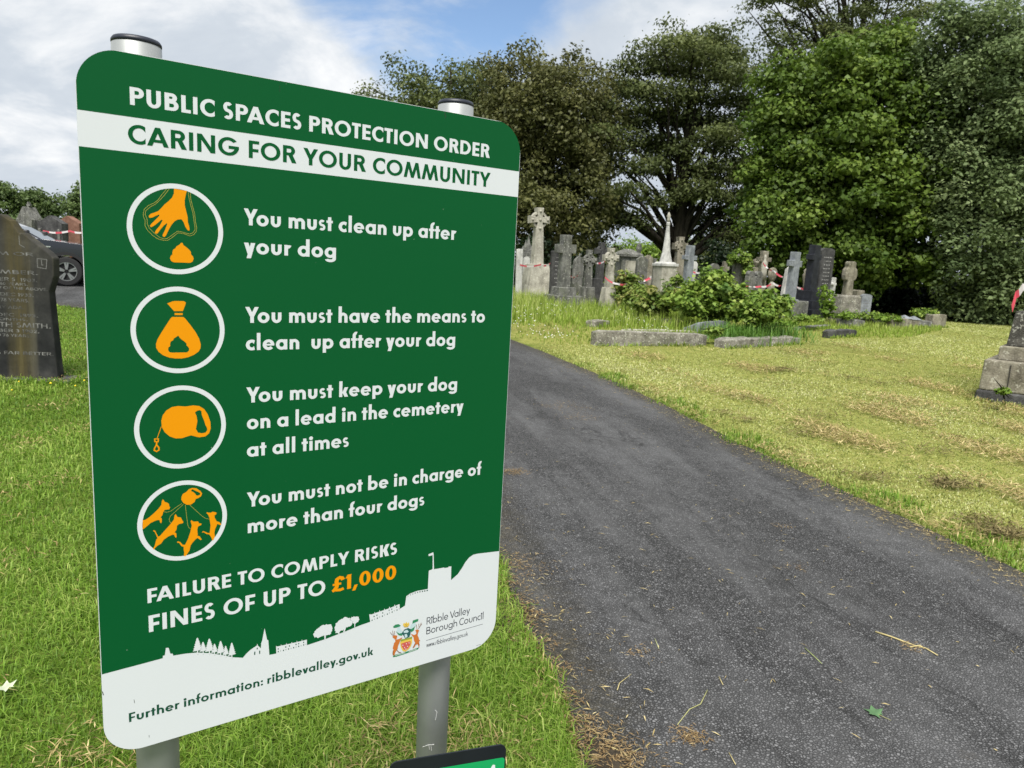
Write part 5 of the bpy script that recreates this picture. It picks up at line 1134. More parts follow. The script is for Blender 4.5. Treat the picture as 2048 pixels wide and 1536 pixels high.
for i, (u, Y, lob, lab) in enumerate(((20, 62, [(5, 418, 40, 50, 0), (45, 408, 24, 32, 1), (-40, 405, 45, 50, 0)], 'distant full green tree behind the dark shouldered headstone'),
                                      (72, 66, [(66, 425, 34, 40, 0), (84, 410, 18, 22, 0), (112, 426, 15, 34, 0)], 'distant rounded tree above the steep gabled headstone'),
                                      (150, 58, [(163, 430, 16, 38, 0), (180, 415, 26, 44, 0)], 'distant tree meeting the left edge of the board'))):
    tree('distant_tree', lab, u, 470, Y, lob, 150, 60, .26, L_FAR, FARG, tr=.25, rc=(.4, .8), flat=.6, seed=60 + i, limbs=16, trunk_top=3., stray=.2)
for i, (u, Y, w, h, lab) in enumerate(((30, 48, 60, 30, 'low green hedge bush behind the left gravestones, left part'), (110, 50, 60, 28, 'low green hedge bush behind the left gravestones, middle part'), (190, 48, 60, 30, 'low green hedge bush beside the red brown headstone'))):
    tree('hedge_bush', lab, u, 490, Y, [(u, 474, w, h * .8, 0)], 120, 60, .26, L_FAR, 'hedge bushes beyond the road', tr=.08, rc=(.5, .9), flat=.8, seed=70 + i, limbs=8, trunk_top=1.)
for i, (u, Y) in enumerate(((1190, 60), (1330, 64), (1400, 58), (1120, 58))):
    tree('distant_tree', ('distant dark tree low behind the spreading beech, far left of its trunk', 'distant tree straight behind the white spire', 'distant tree low behind the slate grey cross', 'distant dark tree low behind the small ringed cross')[i], u, 560, Y, [(u, 525, 60, 34 if i != 1 else 26, 0)], 120, 60, .28, L_BEECH, 'distant trees behind the graves', tr=.2, rc=(.7, 1.2), flat=.6, seed=80 + i, limbs=8, trunk_top=2.)

# ------------------------------------------------------------------ leafy bushes and weeds among the graves
def bush(name, label, u, v, Y, lobes, tips, per, leaf, mat, seed, cat='bush', group=None, rc=(.10, .2), **kw):
    o = tree(name, label, u, v, Y, lobes, tips, per, leaf, mat, group, 'dark', .005 if cat == 'weed' else .016, rc, .7, .35, seed, kw.pop('limbs', 40), stray=.22, aspect=kw.pop('aspect', .8), trunk_top=kw.pop('trunk_top', .5), upb=kw.pop('upb', 1.0), **kw)
    o['category'] = cat; return o
BR = 'bramble bushes growing over the graves'
bush('bramble_bush', 'large bright bramble bush with pale new leaves over the grave kerbs', 1420, 640, 16.0, [(1420, 592, 52, 34, 0), (1428, 562, 34, 24, .2), (1375, 606, 36, 26, -.2), (1475, 604, 42, 28, 0), (1415, 618, 60, 18, .2), (1395, 585, 40, 26, .3), (1505, 612, 34, 22, 0), (1460, 588, 34, 22, .2)], 175, 40, .10, L_BRAM, 101, group=BR)
bush('bramble_bush', 'reddish tinged bramble bush behind and left of the large bright bramble', 1330, 640, 16.6, [(1330, 598, 36, 26, 0), (1362, 584, 32, 26, 0), (1300, 610, 32, 20, 0)], 66, 38, .09, L_RED, 102, group=BR)
bush('bramble_bush', 'low arching bramble at the right end of the bush below the leaning pale cross', 1530, 650, 14.8, [(1535, 610, 38, 30, 0), (1510, 625, 36, 28, 0), (1560, 600, 20, 18, .2)], 70, 38, .09, L_BRAM, 103, group=BR)
bush('bramble_bush', 'small bramble clump with red tips left of the white spire pedestal', 1247, 600, 20.3, [(1247, 566, 26, 24, 0), (1262, 578, 28, 20, 0), (1232, 585, 18, 18, 0)], 80, 30, .09, L_RED, 104, group=BR)
bush('bramble_bush', 'weedy low bramble in the long grass between cream cross and bramble bush', 1285, 620, 18.5, [(1280, 595, 32, 20, 0), (1300, 608, 26, 16, 0)], 60, 30, .08, L_RED, 105, group=BR)
bush('ivy', 'ivy trailing over the pointed grey headstone', ivy_host.u, 560, ivy_host.Y - .25, [(1478, 512, 14, 12, 0), (1492, 530, 9, 22, 0), (1462, 520, 6, 10, 0)], 60, 22, .07, L_BRAM, 106, 'ivy', rc=(.07, .14), zb=None, limbs=24)
bush('weed', 'tall pale leafed weed growing between the lettered headstone and the thin post', 1654, 640, 18.8, [(1652, 598, 9, 30, 0), (1656, 620, 11, 18, 0)], 40, 16, .08, L_BRIGHT, 107, 'weed', 'weeds along the right hand graves', rc=(.06, .12), limbs=16)
for i, (u, v, Y, ru, rv, lab) in enumerate(((1745, 632, 19.5, 26, 8, 'low leafy weeds on the grave right of the boulder base'), (1690, 632, 18.6, 26, 8, 'low leafy weeds at the foot of the boulder base'), (1612, 640, 17.2, 30, 9, 'low weeds in front of the black cross steps'), (1560, 650, 15.9, 30, 10, 'weeds spilling over the kerb right of the tall grass tuft'),
                                         (1850, 626, 20.4, 24, 8, 'weeds sprouting behind the pointed kerb posts'), (1775, 640, 19., 22, 7, 'weeds growing in the gap of the right hand kerb line'), (1425, 672, 13.6, 12, 9, 'small weed between the longest kerb and the sloping kerb'), (2003, 806, 8.75, 7, 9, 'small green weed growing at the foot of the stepped pedestal'))):
    bush('weed', lab, u, v + rv, Y, [(u, v, ru, rv, 0)], 34, 16, .06 if Y > 12 else .035, L_BRIGHT if i % 2 else L_BRAM, 120 + i, 'weed', 'weeds along the right hand graves', rc=(.06, .13) if Y > 12 else (.03, .06), limbs=14, trunk_top=.12)

# ------------------------------------------------------------------ grass: blades as real geometry, thinner and shorter with distance only in number
def blades(name, label, xy, hgt, wid, lean, tint, mat, seed, extra_z=0.):
    r = np.random.default_rng(seed); n = len(xy); x, y = xy[:, 0], xy[:, 1]; b = np.stack([x, y, g(x, y) - .004 + extra_z], 1)
    a = r.uniform(0, 2 * np.pi, n); d = np.stack([np.cos(a), np.sin(a), np.zeros(n)], 1); w = np.stack([-np.sin(a), np.cos(a), np.zeros(n)], 1)
    tw = r.uniform(-.6, .6, n)[:, None]; w = w + d * tw; w /= np.linalg.norm(w, axis=1, keepdims=True); w[:, 2] = 0
    h = hgt[:, None]; l = lean[:, None]; up = np.array([0, 0, 1.]); wd = wid[:, None] / 2
    mid = b + up * h * .55 * np.sqrt(np.maximum(.05, 1 - (l * .5) ** 2)) + d * h * .22 * l; tip = b + up * h * np.maximum(.12, 1 - l * .62) + d * h * .85 * l
    v = np.stack([b - w * wd, b + w * wd, mid + w * wd * .8, mid - w * wd * .8, tip], 1).reshape(-1, 3)
    k = np.arange(n) * 5; loops = np.stack([k, k + 1, k + 2, k + 3, k + 3, k + 2, k + 4], 1).ravel()
    st = np.stack([np.arange(n) * 7, np.arange(n) * 7 + 4], 1).ravel(); to = np.tile([4, 3], n)
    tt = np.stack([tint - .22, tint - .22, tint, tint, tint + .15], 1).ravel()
    o = mesh_np(name, v, loops, st, to, mat, {'tint': np.clip(tt, 0, 1)})
    return tag(o, label, None, None, 'stuff')
def sector(n, r0, r1, a0, a1, r, p=-.5):
    q = r.random(n); e = p + 1
    rr = (r0 ** e + q * (r1 ** e - r0 ** e)) ** (1 / e); a = np.radians(r.uniform(a0, a1, n)); return np.stack([rr * np.sin(a), rr * np.cos(a)], 1), rr
def field(x, y, s, seed):
    r = np.random.default_rng(seed); f = np.zeros(len(x))
    for k in range(7):
        a = r.uniform(0, 6.28); q = s * r.uniform(.5, 2.2); f += np.sin((x * math.cos(a) + y * math.sin(a)) * q + r.uniform(0, 6.28)) / 7
    return f * 1.6
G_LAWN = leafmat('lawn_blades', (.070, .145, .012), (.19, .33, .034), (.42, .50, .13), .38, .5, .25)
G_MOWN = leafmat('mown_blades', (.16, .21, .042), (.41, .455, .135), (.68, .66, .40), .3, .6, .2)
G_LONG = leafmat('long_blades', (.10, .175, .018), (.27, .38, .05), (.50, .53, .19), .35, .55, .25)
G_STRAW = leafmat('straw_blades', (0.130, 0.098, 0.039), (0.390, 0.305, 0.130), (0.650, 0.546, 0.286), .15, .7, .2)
r = np.random.default_rng(21)
def dist_path(x, y):
    l = np.interp(y, SL[:, 1], SL[:, 0]); rr_ = np.interp(y, SR[:, 1], SR[:, 0]); return np.maximum(l - x, x - rr_)
LONG_POLY = np.array([(-.5, 13.6), (.6, 12.4), (2.2, 12.9), (4.2, 13.3), (6.4, 15.2), (9.0, 16.6), (11.4, 19.4), (12.2, 21.5), (13, 27), (-3, 27), (-3, 19)])
xy, rr_ = sector(560000, 1.0, 26, -48, 20, r)
f = field(xy[:, 0], xy[:, 1], 1.3, 5); f2 = field(xy[:, 0], xy[:, 1], 5., 6)
k = ~in_poly(xy[:, 0], xy[:, 1], PATH_POLY) & (dist_path(xy[:, 0], xy[:, 1]) > .03 + .03 * f2) & ~right_side(xy[:, 0], xy[:, 1]) & (xy[:, 1] < 24) & (r.random(len(xy)) < .72 + .35 * f2)
xy, rr_, f, f2 = xy[k], rr_[k], f[k], f2[k]; n = len(xy)
hg = r.uniform(.024, .085, n) * (1 + .4 * f) * np.where(r.random(n) < .06, 1.6, 1)
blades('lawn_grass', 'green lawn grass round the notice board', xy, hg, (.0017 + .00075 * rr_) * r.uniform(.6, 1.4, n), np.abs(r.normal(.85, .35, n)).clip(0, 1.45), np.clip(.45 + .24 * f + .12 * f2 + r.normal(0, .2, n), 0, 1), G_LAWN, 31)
xy, rr_ = sector(430000, 3.2, 30, 2, 50, r, -.35)
f = field(xy[:, 0], xy[:, 1], .9, 7); f2 = field(xy[:, 0], xy[:, 1], 4., 8); dp = dist_path(xy[:, 0], xy[:, 1])
k = ~in_poly(xy[:, 0], xy[:, 1], PATH_POLY) & right_side(xy[:, 0], xy[:, 1]) & (~in_poly(xy[:, 0], xy[:, 1], LONG_POLY)) & (r.random(len(xy)) < .74 + .4 * f2)
xy, rr_, f, f2, dp = xy[k], rr_[k], f[k], f2[k], dp[k]; n = len(xy); edge = np.clip(1 - dp / .55, 0, 1)
hg = r.uniform(.014, .038, n) * (1 + .3 * f) * (1 + 1.1 * edge * r.random(n)); dry = np.clip((xy[:, 0] - 3.4) / 3., 0, 1) * np.clip((9.5 - xy[:, 1]) / 3, 0, 1)
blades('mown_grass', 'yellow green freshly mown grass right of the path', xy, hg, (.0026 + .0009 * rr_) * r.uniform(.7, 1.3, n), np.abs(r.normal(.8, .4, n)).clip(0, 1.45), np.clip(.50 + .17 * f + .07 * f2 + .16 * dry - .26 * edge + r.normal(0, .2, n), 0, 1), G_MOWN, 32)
# greener tufts along the verge of the path
xy, rr_ = sector(120000, 3.0, 14, 5, 50, r, -.6); dp = dist_path(xy[:, 0], xy[:, 1]); f = field(xy[:, 0], xy[:, 1], 4.5, 9)
k = (dp > -.16) & (dp < .38) & (xy[:, 0] > np.interp(xy[:, 1], SL[:, 1], SL[:, 0]) + .6) & (f + r.normal(0, .25, len(xy)) > np.where(dp > 0, .02 + dp * 1.2, .12 - dp * 4.5))
xy, rr_ = xy[k], rr_[k]; n = len(xy)
blades('verge_grass', 'longer green grass tufts along the path verge', xy, r.uniform(.04, .10, n), (.003 + .0007 * rr_) * r.uniform(.7, 1.3, n), np.abs(r.normal(.7, .35, n)).clip(0, 1.4), np.clip(.40 + r.normal(0, .2, n), 0, 1), G_LAWN, 33)
xy, rr_ = sector(26000, 1.6, 5, -10, 14, r, -.6); dp = dist_path(xy[:, 0], xy[:, 1]); k = (xy[:, 0] < np.interp(xy[:, 1], SR[:, 1], SR[:, 0]) - .6) & (dp < .30) & (dp > -.06) & (dp + .05 * field(xy[:, 0], xy[:, 1], 9., 19) + r.normal(0, .02, len(xy)) > .02); xy, rr_ = xy[k], rr_[k]; n = len(xy)
blades('verge_grass', 'longer grass at the left edge of the path beside the board', xy, r.uniform(.04, .11, n), (.0024 + .0006 * rr_) * r.uniform(.7, 1.3, n), np.abs(r.normal(.7, .35, n)).clip(0, 1.4), np.clip(.5 + r.normal(0, .22, n), 0, 1), G_LAWN, 34)
# long grass of the overgrown plot
q = r.uniform((-3, 12.2), (15, 26.5), (150000, 2)); rr_ = np.hypot(q[:, 0], q[:, 1]); f = field(q[:, 0], q[:, 1], 1.1, 12)
k = in_poly(q[:, 0], q[:, 1], LONG_POLY) & ~in_poly(q[:, 0], q[:, 1], PATH_POLY) & (r.random(len(q)) < .55 + .5 * f); q, f = q[k], f[k]; n = len(q)
rgt = np.clip((q[:, 0] - 3.6) / 1.5, 0, 1); front = np.clip((q[:, 1] - 14.3) / 3.2, .10, 1) + .12 * (q[:, 0] < 1.6) * (q[:, 1] < 15.5) + .5 * np.exp(-((q[:, 0] - 3.6) ** 2 / 2.2 + (q[:, 1] - 15.4) ** 2 / .7))
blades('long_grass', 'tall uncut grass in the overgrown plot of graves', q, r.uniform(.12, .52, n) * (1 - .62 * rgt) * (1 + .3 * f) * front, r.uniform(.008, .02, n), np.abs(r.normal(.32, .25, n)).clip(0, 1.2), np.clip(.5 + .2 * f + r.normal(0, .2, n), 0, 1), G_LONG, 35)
def tuft(label, u, v, nb, rad_, h, seed, mat=G_LONG):
    c = G(u, v); r_ = np.random.default_rng(seed); p = r_.normal(0, rad_ / 2, (nb, 2)) + np.array([c.x, c.y])
    o = blades('grass_tuft', label, p, r_.uniform(h * .5, h, nb), r_.uniform(.008, .016, nb), np.abs(r_.normal(.7, .3, nb)), np.clip(.42 + r_.normal(0, .15, nb), 0, 1), mat, seed); return o
G_TUFT = leafmat('tuft_blades', (.05, .125, .018), (.145, .29, .045), (.32, .44, .10), .35, .5, .3)
tuft('bright tall grass tuft by the sloping grey slab', 1480, 680, 900, .7, .55, 41, G_TUFT); tuft('tall grass tuft right of the bramble bush', 1535, 672, 900, .8, .5, 42, G_TUFT)
xy, rr_ = sector(60000, 1.1, 9, -46, 14, r, -.7); f = field(xy[:, 0], xy[:, 1], 6.5, 14)
k = ~in_poly(xy[:, 0], xy[:, 1], PATH_POLY) & ~right_side(xy[:, 0], xy[:, 1]) & (f + r.normal(0, .12, len(xy)) > .46); xy, rr_ = xy[k], rr_[k]; n = len(xy)
blades('lawn_tufts', 'longer lush tufts standing in the lawn round the board', xy, r.uniform(.05, .115, n), (.0026 + .0007 * rr_) * r.uniform(.7, 1.3, n), np.abs(r.normal(.75, .35, n)).clip(0, 1.4), np.clip(.50 + r.normal(0, .22, n), 0, 1), G_LAWN, 36)
def fringe(label, loops, per, h, seed, mat=G_LAWN):
    """blades growing up against the foot of a stone or post"""
    r_ = np.random.default_rng(seed); q = []
    for loop in loops:
        for a, b in zip(loop[:-1], loop[1:]):
            a, b = np.array(a), np.array(b); m_ = max(4, int(np.linalg.norm(b - a) * per)); q.append(a + (b - a) * r_.random(m_)[:, None] + r_.normal(0, .03, (m_, 2)))
    q = np.vstack(q); n_ = len(q)
    blades('edge_grass', label, q, r_.uniform(h * .4, h, n_), (.003 + .0008 * np.hypot(q[:, 0], q[:, 1])) * r_.uniform(.7, 1.3, n_), np.abs(r_.normal(.5, .3, n_)), np.clip(.45 + r_.normal(0, .2, n_), 0, 1), mat, seed)
def foot(o, hx, hy):
    c, s_ = math.cos(o.rotation_euler.z), math.sin(o.rotation_euler.z); R_ = lambda x, y: (o.location.x + c * x - s_ * y, o.location.y + s_ * x + c * y)
    return [R_(-hx, hy), R_(-hx, -hy), R_(hx, -hy), R_(hx, hy)]
fringe('uncut grass against the base of the dark shouldered headstone', [foot(hs, 135 * ks, .25)], 420, .11, 51)
fringe('uncut grass against the foot of the stepped pedestal', [foot(ped, .85, .85)], 260, .10, 52, G_MOWN)
fringe('grass growing up against the kerb stones', [foot(o, max(v.co.x for v in o.children[0].data.vertices), .03)[1:3] for o in bpy.data.objects if o.get('category') == 'kerb'], 90, .13, 53, G_LONG)
# white clover and yellow buttercups
def dots(name, label, xy, h, s, mat, seed):
    r_ = np.random.default_rng(seed); mb = MB()
    for (x, y), hh in zip(xy, h):
        z = float(g(x, y)) + hh; q = s * r_.uniform(.7, 1.3); mb.add([(x + q, y, z), (x, y + q, z), (x - q, y, z), (x, y - q, z), (x, y, z + q), (x, y, z - q * .7)], [(0, 1, 4), (1, 2, 4), (2, 3, 4), (3, 0, 4), (1, 0, 5), (2, 1, 5), (3, 2, 5), (0, 3, 5)])
    return tag(build(name, mb, mat), label, None, None, 'stuff')
rq = np.random.default_rng(90); q = rq.uniform((-.6, 12.6), (3.2, 17.6), (520, 2)); k = in_poly(q[:, 0], q[:, 1], LONG_POLY) & (field(q[:, 0], q[:, 1], 2.2, 3) > -.05); q = q[k]
dots('clover_flowers', 'white clover flowers dotted in the long grass', q, rq.uniform(.08, .3, len(q)) * np.clip((q[:, 1] - 12.4) / 4,   .3, 1), .0105, plain('clover_white', (.75, .74, .68), .8), 91)
q = np.vstack([rq.normal((-4.35, 7.4), (.16, .3), (9, 2)), rq.normal((-4.8, 6.9), (.2, .2), (2, 2))])
dots('buttercup_flowers', 'yellow buttercup flowers beside the dark shouldered headstone', q, rq.uniform(.05, .1, len(q)), .012, plain('buttercup_yellow', (.85, .62, .01), .6), 92)

# ------------------------------------------------------------------ cut grass, soil and litter
def flat_blades(name, label, xy, lng, wid, tint, mat, seed, z=.016, tilt=.18):
    r_ = np.random.default_rng(seed); n = len(xy); a = r_.uniform(0, 6.28, n); d = np.stack([np.cos(a), np.sin(a), r_.normal(0, tilt, n)], 1); w = np.stack([-np.sin(a), np.cos(a), r_.normal(0, .2, n)], 1)
    c = np.stack([xy[:, 0], xy[:, 1], g(xy[:, 0], xy[:, 1]) + z + np.abs(r_.normal(0, .004, n)) + np.abs(d[:, 2]) * lng * .4], 1); L = lng[:, None] / 2; w = w * wid[:, None] / 2; bend = np.array([0, 0, .12]) * lng[:, None] * r_.uniform(0, 1, n)[:, None]
    v = np.stack([c - d * L, c - w + bend, c + d * L, c + w + bend], 1).reshape(-1, 3)
    return tag(mesh_np(name, v, np.arange(4 * n), np.arange(n) * 4, np.full(n, 4), mat, {'tint': np.repeat(np.clip(tint, 0, 1), 4)}), label, None, None, 'stuff')
rc = np.random.default_rng(77)
xy, rr_ = sector(150000, 3.4, 16, 8, 50, rc, -.6); f = field(xy[:, 0], xy[:, 1], 2.6, 15); dp = dist_path(xy[:, 0], xy[:, 1])
dry = np.clip((xy[:, 0] - 3.0) / 2.6, 0, 1) * np.clip((10.5 - xy[:, 1]) / 3, 0, 1)
k = right_side(xy[:, 0], xy[:, 1]) & ~in_poly(xy[:, 0], xy[:, 1], LONG_POLY) & (dp > .02) & (f + rc.normal(0, .25, len(xy)) > .62 - .75 * dry); xy, rr_ = xy[k], rr_[k]; n = len(xy)
flat_blades('grass_clippings', 'dry straw coloured clippings lying on the mown grass', xy, rc.uniform(.04, .11, n), (.003 + .0006 * rr_) * rc.uniform(.7, 1.3, n), rc.normal(.5, .25, n), G_STRAW, 78, .03, .25)
xy, rr_ = sector(60000, 1.1, 14, -46, 14, rc, -.5); f = field(xy[:, 0], xy[:, 1], 5.5, 16)
k = ~in_poly(xy[:, 0], xy[:, 1], PATH_POLY) & ~right_side(xy[:, 0], xy[:, 1]) & (f + rc.normal(0, .2, len(xy)) > .34); xy, rr_ = xy[k], rr_[k]; n = len(xy)
flat_blades('lawn_thatch', 'dry brown thatch showing through the lawn round the board', xy, rc.uniform(.02, .06, n), (.0022 + .0006 * rr_) * rc.uniform(.7, 1.3, n), rc.normal(.36, .25, n), G_STRAW, 81, .034, .35)
# brown heaps of turned clippings
G_HEAP = leafmat('rotting_clippings', (.05, .043, .02), (.14, .115, .05), (.30, .25, .12), .1, .85, .1)
hp = []
for u, v, nn, s in ((1567, 742, 320, .13), (1545, 745, 120, .1), (1705, 760, 160, .18), (1900, 976, 420, .13), (1890, 968, 160, .1), (1500, 800, 150, .2), (1640, 835, 200, .25), (1760, 770, 160, .2), (2010, 1075, 600, .12), (1960, 1050, 300, .14), (1740, 960, 160, .12), (1860, 905, 180, .2), (1590, 870, 120, .15), (1450, 830, 120, .14), (1490, 845, 120, .1), (1940, 885, 200, .25)):
    c = G(u, v); hp.append(rc.normal((c.x, c.y), (s * .8, s * .5), (int(nn * .7), 2)))
hp = np.vstack(hp); n = len(hp)
flat_blades('clipping_heaps', 'brown heaps of rotting clippings on the mown grass', hp, rc.uniform(.03, .09, n), rc.uniform(.005, .011, n), rc.normal(.55, .25, n), G_HEAP, 79, .032, .35)
# clippings and bits blown on to the path
xy = []
for j in range(3800):
    t = rc.random(); i = int(t ** 1.5 * (len(SR) * .62)) + 20; side = rc.random()
    if side < .72: p = SR[min(i, len(SR) - 1)] + np.array([-abs(rc.normal(0, .14)) - .0, rc.normal(0, .1)])
    elif side < .86: p = SL[min(i, len(SL) - 1)] + np.array([abs(rc.normal(0, .14)), rc.normal(0, .1)])
    else: a_ = rc.random(); p = SL[min(i, len(SL) - 1)] * (1 - a_) + SR[min(i, len(SR) - 1)] * a_
    xy.append(p)
xy = np.array(xy); n = len(xy)
flat_blades('path_clippings', 'stray grass clippings scattered on the asphalt path', xy, rc.uniform(.012, .05, n), rc.uniform(.002, .005, n), rc.normal(.55, .25, n), G_STRAW, 80, .0165, .03)
pch = []
for u, v, nn, s in ((1030, 948, 260, .055), (1020, 1135, 360, .10), (1012, 1215, 500, .09), (1030, 1240, 400, .06), (1130, 815, 300, .16), (1160, 838, 160, .14), (1255, 780, 220, .2), (1320, 800, 240, .16), (1180, 735, 200, .3), (1640, 965, 90, .07), (1380, 1482, 150, .03), (1200, 1520, 420, .07), (1240, 1518, 200, .06), (1185, 1470, 160, .05), (1560, 1058, 30, .03), (1590, 1140, 30, .04), (1095, 1340, 220, .05), (1125, 1400, 150, .04), (1055, 1290, 260, .06), (1150, 1450, 110, .035), (1005, 1170, 200, .06), (1820, 1300, 60, .03), (1280, 1310, 40, .04), (1880, 1075, 60, .06)):
    c = G(u, v); pch.append(rc.normal((c.x, c.y), (s, s * .8), (nn, 2)))
pch = np.vstack(pch); n = len(pch)
flat_blades('path_debris', 'brown patches of dried clippings caught on the path', pch, rc.uniform(.01, .035, n), rc.uniform(.002, .0045, n), rc.normal(.5, .25, n), leafmat('dried_debris', (.10, .062, .028), (.24, .165, .08), (.42, .33, .18), .1, .85, .1), 82, .0165, .06)
# bare soil at the left edge of the path by the board
M_SOIL = stone('bare_soil', (.02, .016, .011), (.05, .04, .027), (.095, .075, .05), 18, None, .7, 0., bump=1.)
def soil(label, u, v, rx, ry, seed):
    c = G(u, v); r_ = np.random.default_rng(seed); mb = MB(); n_ = 26; vs = [(c.x, c.y, c.z + .02)]; 
    for ring_, (q, hz1) in enumerate(((.5, .022), (1., .002))):
        for i in range(n_):
            a = 6.283 * i / n_; s = q * (1 + .28 * math.sin(3 * a + seed) + r_.normal(0, .07)); vs.append((c.x + rx * s * math.cos(a), c.y + ry * s * math.sin(a), c.z + hz1 + r_.normal(0, .003) * (q < 1)))
    fs = [(0, 1 + i, 1 + (i + 1) % n_) for i in range(n_)] + [(1 + i, 1 + n_ + i, 1 + n_ + (i + 1) % n_, 1 + (i + 1) % n_) for i in range(n_)]
    mb.add(vs, fs); return tag(build('soil', mb, M_SOIL, smooth=True), label, None, None, 'stuff')
soil('bare dark soil spilling from the left verge near the board', 1020, 1232, .09, .22, 1); soil('bare dark soil at the path corner below the low sign', 1205, 1525, .10, .12, 2)

# fallen leaves and straws
def leafshape(n5=5):
    p = []
    for i in range(n5 * 4):
        a = -2.5 + 5.0 * i / (n5 * 4 - 1); k_ = i % 4; rr = (1.0, .62, .55, .7)[k_] * (1 - .18 * abs(a) / 2.5); p.append((rr * math.sin(a), rr * math.cos(a)))
    return p + [(-.06, -.25), (.06, -.25)][::1]
def fallen(label, u, v, size, yaw, col, curl=.25, group='fallen leaves'):
    c = G(u, v); c.z += .03 * (u < 500); out = leafshape(); mb = MB(); n_ = len(out); vs = [(0, 0, .05)] + [(x, y, .05 + curl * (x * x) - .02 * math.sin(5 * x + 3 * y)) for x, y in out]
    mb.add(vs, [(0, 1 + (i + 1) % n_, 1 + i) for i in range(n_)]); o = thing('fallen_leaf', label, 'leaf', (c.x, c.y, c.z + .014), yaw, group)
    mb.v = [(x * size, y * size, z * size) for x, y, z in mb.v]; b = build('blade', mb, plain('leaf_' + label[:6].strip(), col, .6, var=.25, vscale=30.), o, smooth=True)
    mb = MB(); mb.tube([(0, -.2 * size, .05 * size), (.05 * size, -.7 * size, .06 * size), (.15 * size, -1.2 * size, .05 * size)], [.0012, .001, .0008], 5); build('stalk', mb, plain('leaf_stalk', (.3, .3, .1), .6), o)
fallen('green sycamore leaf lying alone on the asphalt path', 1750, 1434, .044, .6, (.07, .15, .06))
fallen('pale silvery leaf lying in the grass at the left frame edge', 14, 1400, .040, 1.2, (.42, .47, .33), .4)
fallen('yellow green leaf lying at the path edge beside the board', 1040, 1287, .035, 2.0, (.30, .34, .11), .5)
fallen('tiny pale leaf at the foot of the right verge', 1905, 1085, .016, .4, (.5, .5, .28))
def straw(label, pts, w, col=(.45, .38, .17), group='straws on the path'):
    q = [G(u, v) for u, v in pts]; o0 = q[0].copy(); mb = MB(); mb.tube([p - o0 + Vector((0, 0, .016 + .004 * math.sin(2.1 * i))) for i, p in enumerate(q)], [w * (1 - .5 * i / len(q)) for i in range(len(q))], 5)
    o = build('straw', mb, plain('straw', col, .6, var=.2, vscale=60.), None, True, loc=tuple(o0)); return tag(o, label, 'straw', group)
straw('thick bent straw stalk with a joint lying on the path', [(1750, 1270), (1780, 1281), (1830, 1297), (1850, 1303), (1874, 1319)], .0042)
straw('short side straw lying across the joint of the bent stalk', [(1818, 1301), (1838, 1299), (1850, 1302)], .003)
straw('thin green grass stem on the path left of the bent stalk', [(1609, 1303), (1628, 1322), (1643, 1333)], .002, (.3, .36, .12))
straw('curved grass stem ending in a dry seed tuft on the path', [(1414, 1388), (1400, 1418), (1378, 1425), (1354, 1458)], .002, (.36, .36, .14))
straw('short pale straw on the path left of the leaf', [(1437, 1361), (1445, 1379)], .002); straw('pale bent straw near the left edge of the path', [(1234, 1388), (1238, 1376), (1262, 1354)], .002)
straw('thin straw at the bottom edge of the path', [(1457, 1514), (1470, 1540)], .0018); straw('long dry straw on the soil at the lower path corner', [(1190, 1495), (1230, 1508), (1252, 1518), (1280, 1505)], .0025)
straw('small straw sliver near the top of the path patch', [(1309, 1284), (1317, 1306)], .0018, (.4, .42, .2))

# ------------------------------------------------------------------ dark blue car beyond the left headstone
Yc = 19.0; wc = P(148, 574, Yc); zc_ = float(g(wc.x, Yc)); ang = math.atan2(3.2, -9.) + math.pi
car = thing('parked_car', 'dark blue car parked on the road behind the dark shouldered headstone', 'car', (wc.x, wc.y, zc_ + .012), rad(22))
m = NT('dark_blue_paint'); m.set('Base Color', (.006, .009, .022, 1)); m.set('Roughness', .25); m.set('Coat Weight', 1.0); m.set('Coat Roughness', .05); M_PAINT = m.mat
M_BLK = plain('black_plastic', (.012, .012, .013), .55); M_TYRE = plain('tyre_rubber', (.014, .014, .015), .8); M_RIM = plain('rim_silver', (.45, .45, .46), .3, .9); M_CHR = plain('chrome', (.75, .76, .78), .12, 1.)
m = NT('car_glass'); m.set('Base Color', (.05, .06, .065, 1)); m.set('Roughness', .03); m.set('Specular IOR Level', .8); M_GL = m.mat
# x along the car (front wheel at 0, nose to +x), z up; side profile of the body with both wheel openings
prof = [(.93, .30), (.97, .55), (.93, .80), (.80, .92), (.40, 1.03), (-.25, 1.10), (-.62, 1.13), (-2.9, 1.16), (-3.5, 1.14), (-3.58, .90), (-3.56, .40), (-3.4, .30)]
def archpts(cx, r_, n_=12): return [(cx + r_ * math.cos(a), .36 + r_ * math.sin(a)) for a in np.linspace(math.pi + .16, -.16, n_)]
body_o = [(-3.4, .28)] + archpts(-2.68, .40) + archpts(0, .40) + prof[:-1]
mb = MB(); mb.prism(body_o, -.90, .90); body = build('body', mb, M_PAINT, car, bevel=.07, seg=3)
roof = [(-.45, 1.06), (-1.05, 1.40), (-1.55, 1.59), (-2.4, 1.65), (-3.0, 1.57), (-3.45, 1.14)]
mb = MB(); N1 = len(roof)
for y, s_ in ((-1, 1), (1, 1)): pass
vs = []
for x, z in roof:
    w = .86 - .17 * (z - 1.06) / .55; vs += [(x, -w, z), (x, w, z)]
fs = [(2 * i, 2 * i + 1, 2 * i + 3, 2 * i + 2)[::-1] for i in range(N1 - 1)]
fs += [tuple(2 * i for i in range(N1))[::-1], tuple(2 * i + 1 for i in range(N1)), (0, 1, 2 * N1 - 1, 2 * N1 - 2)]
mb.add(vs, fs); cab = build('roof', mb, M_PAINT, car, bevel=.03)
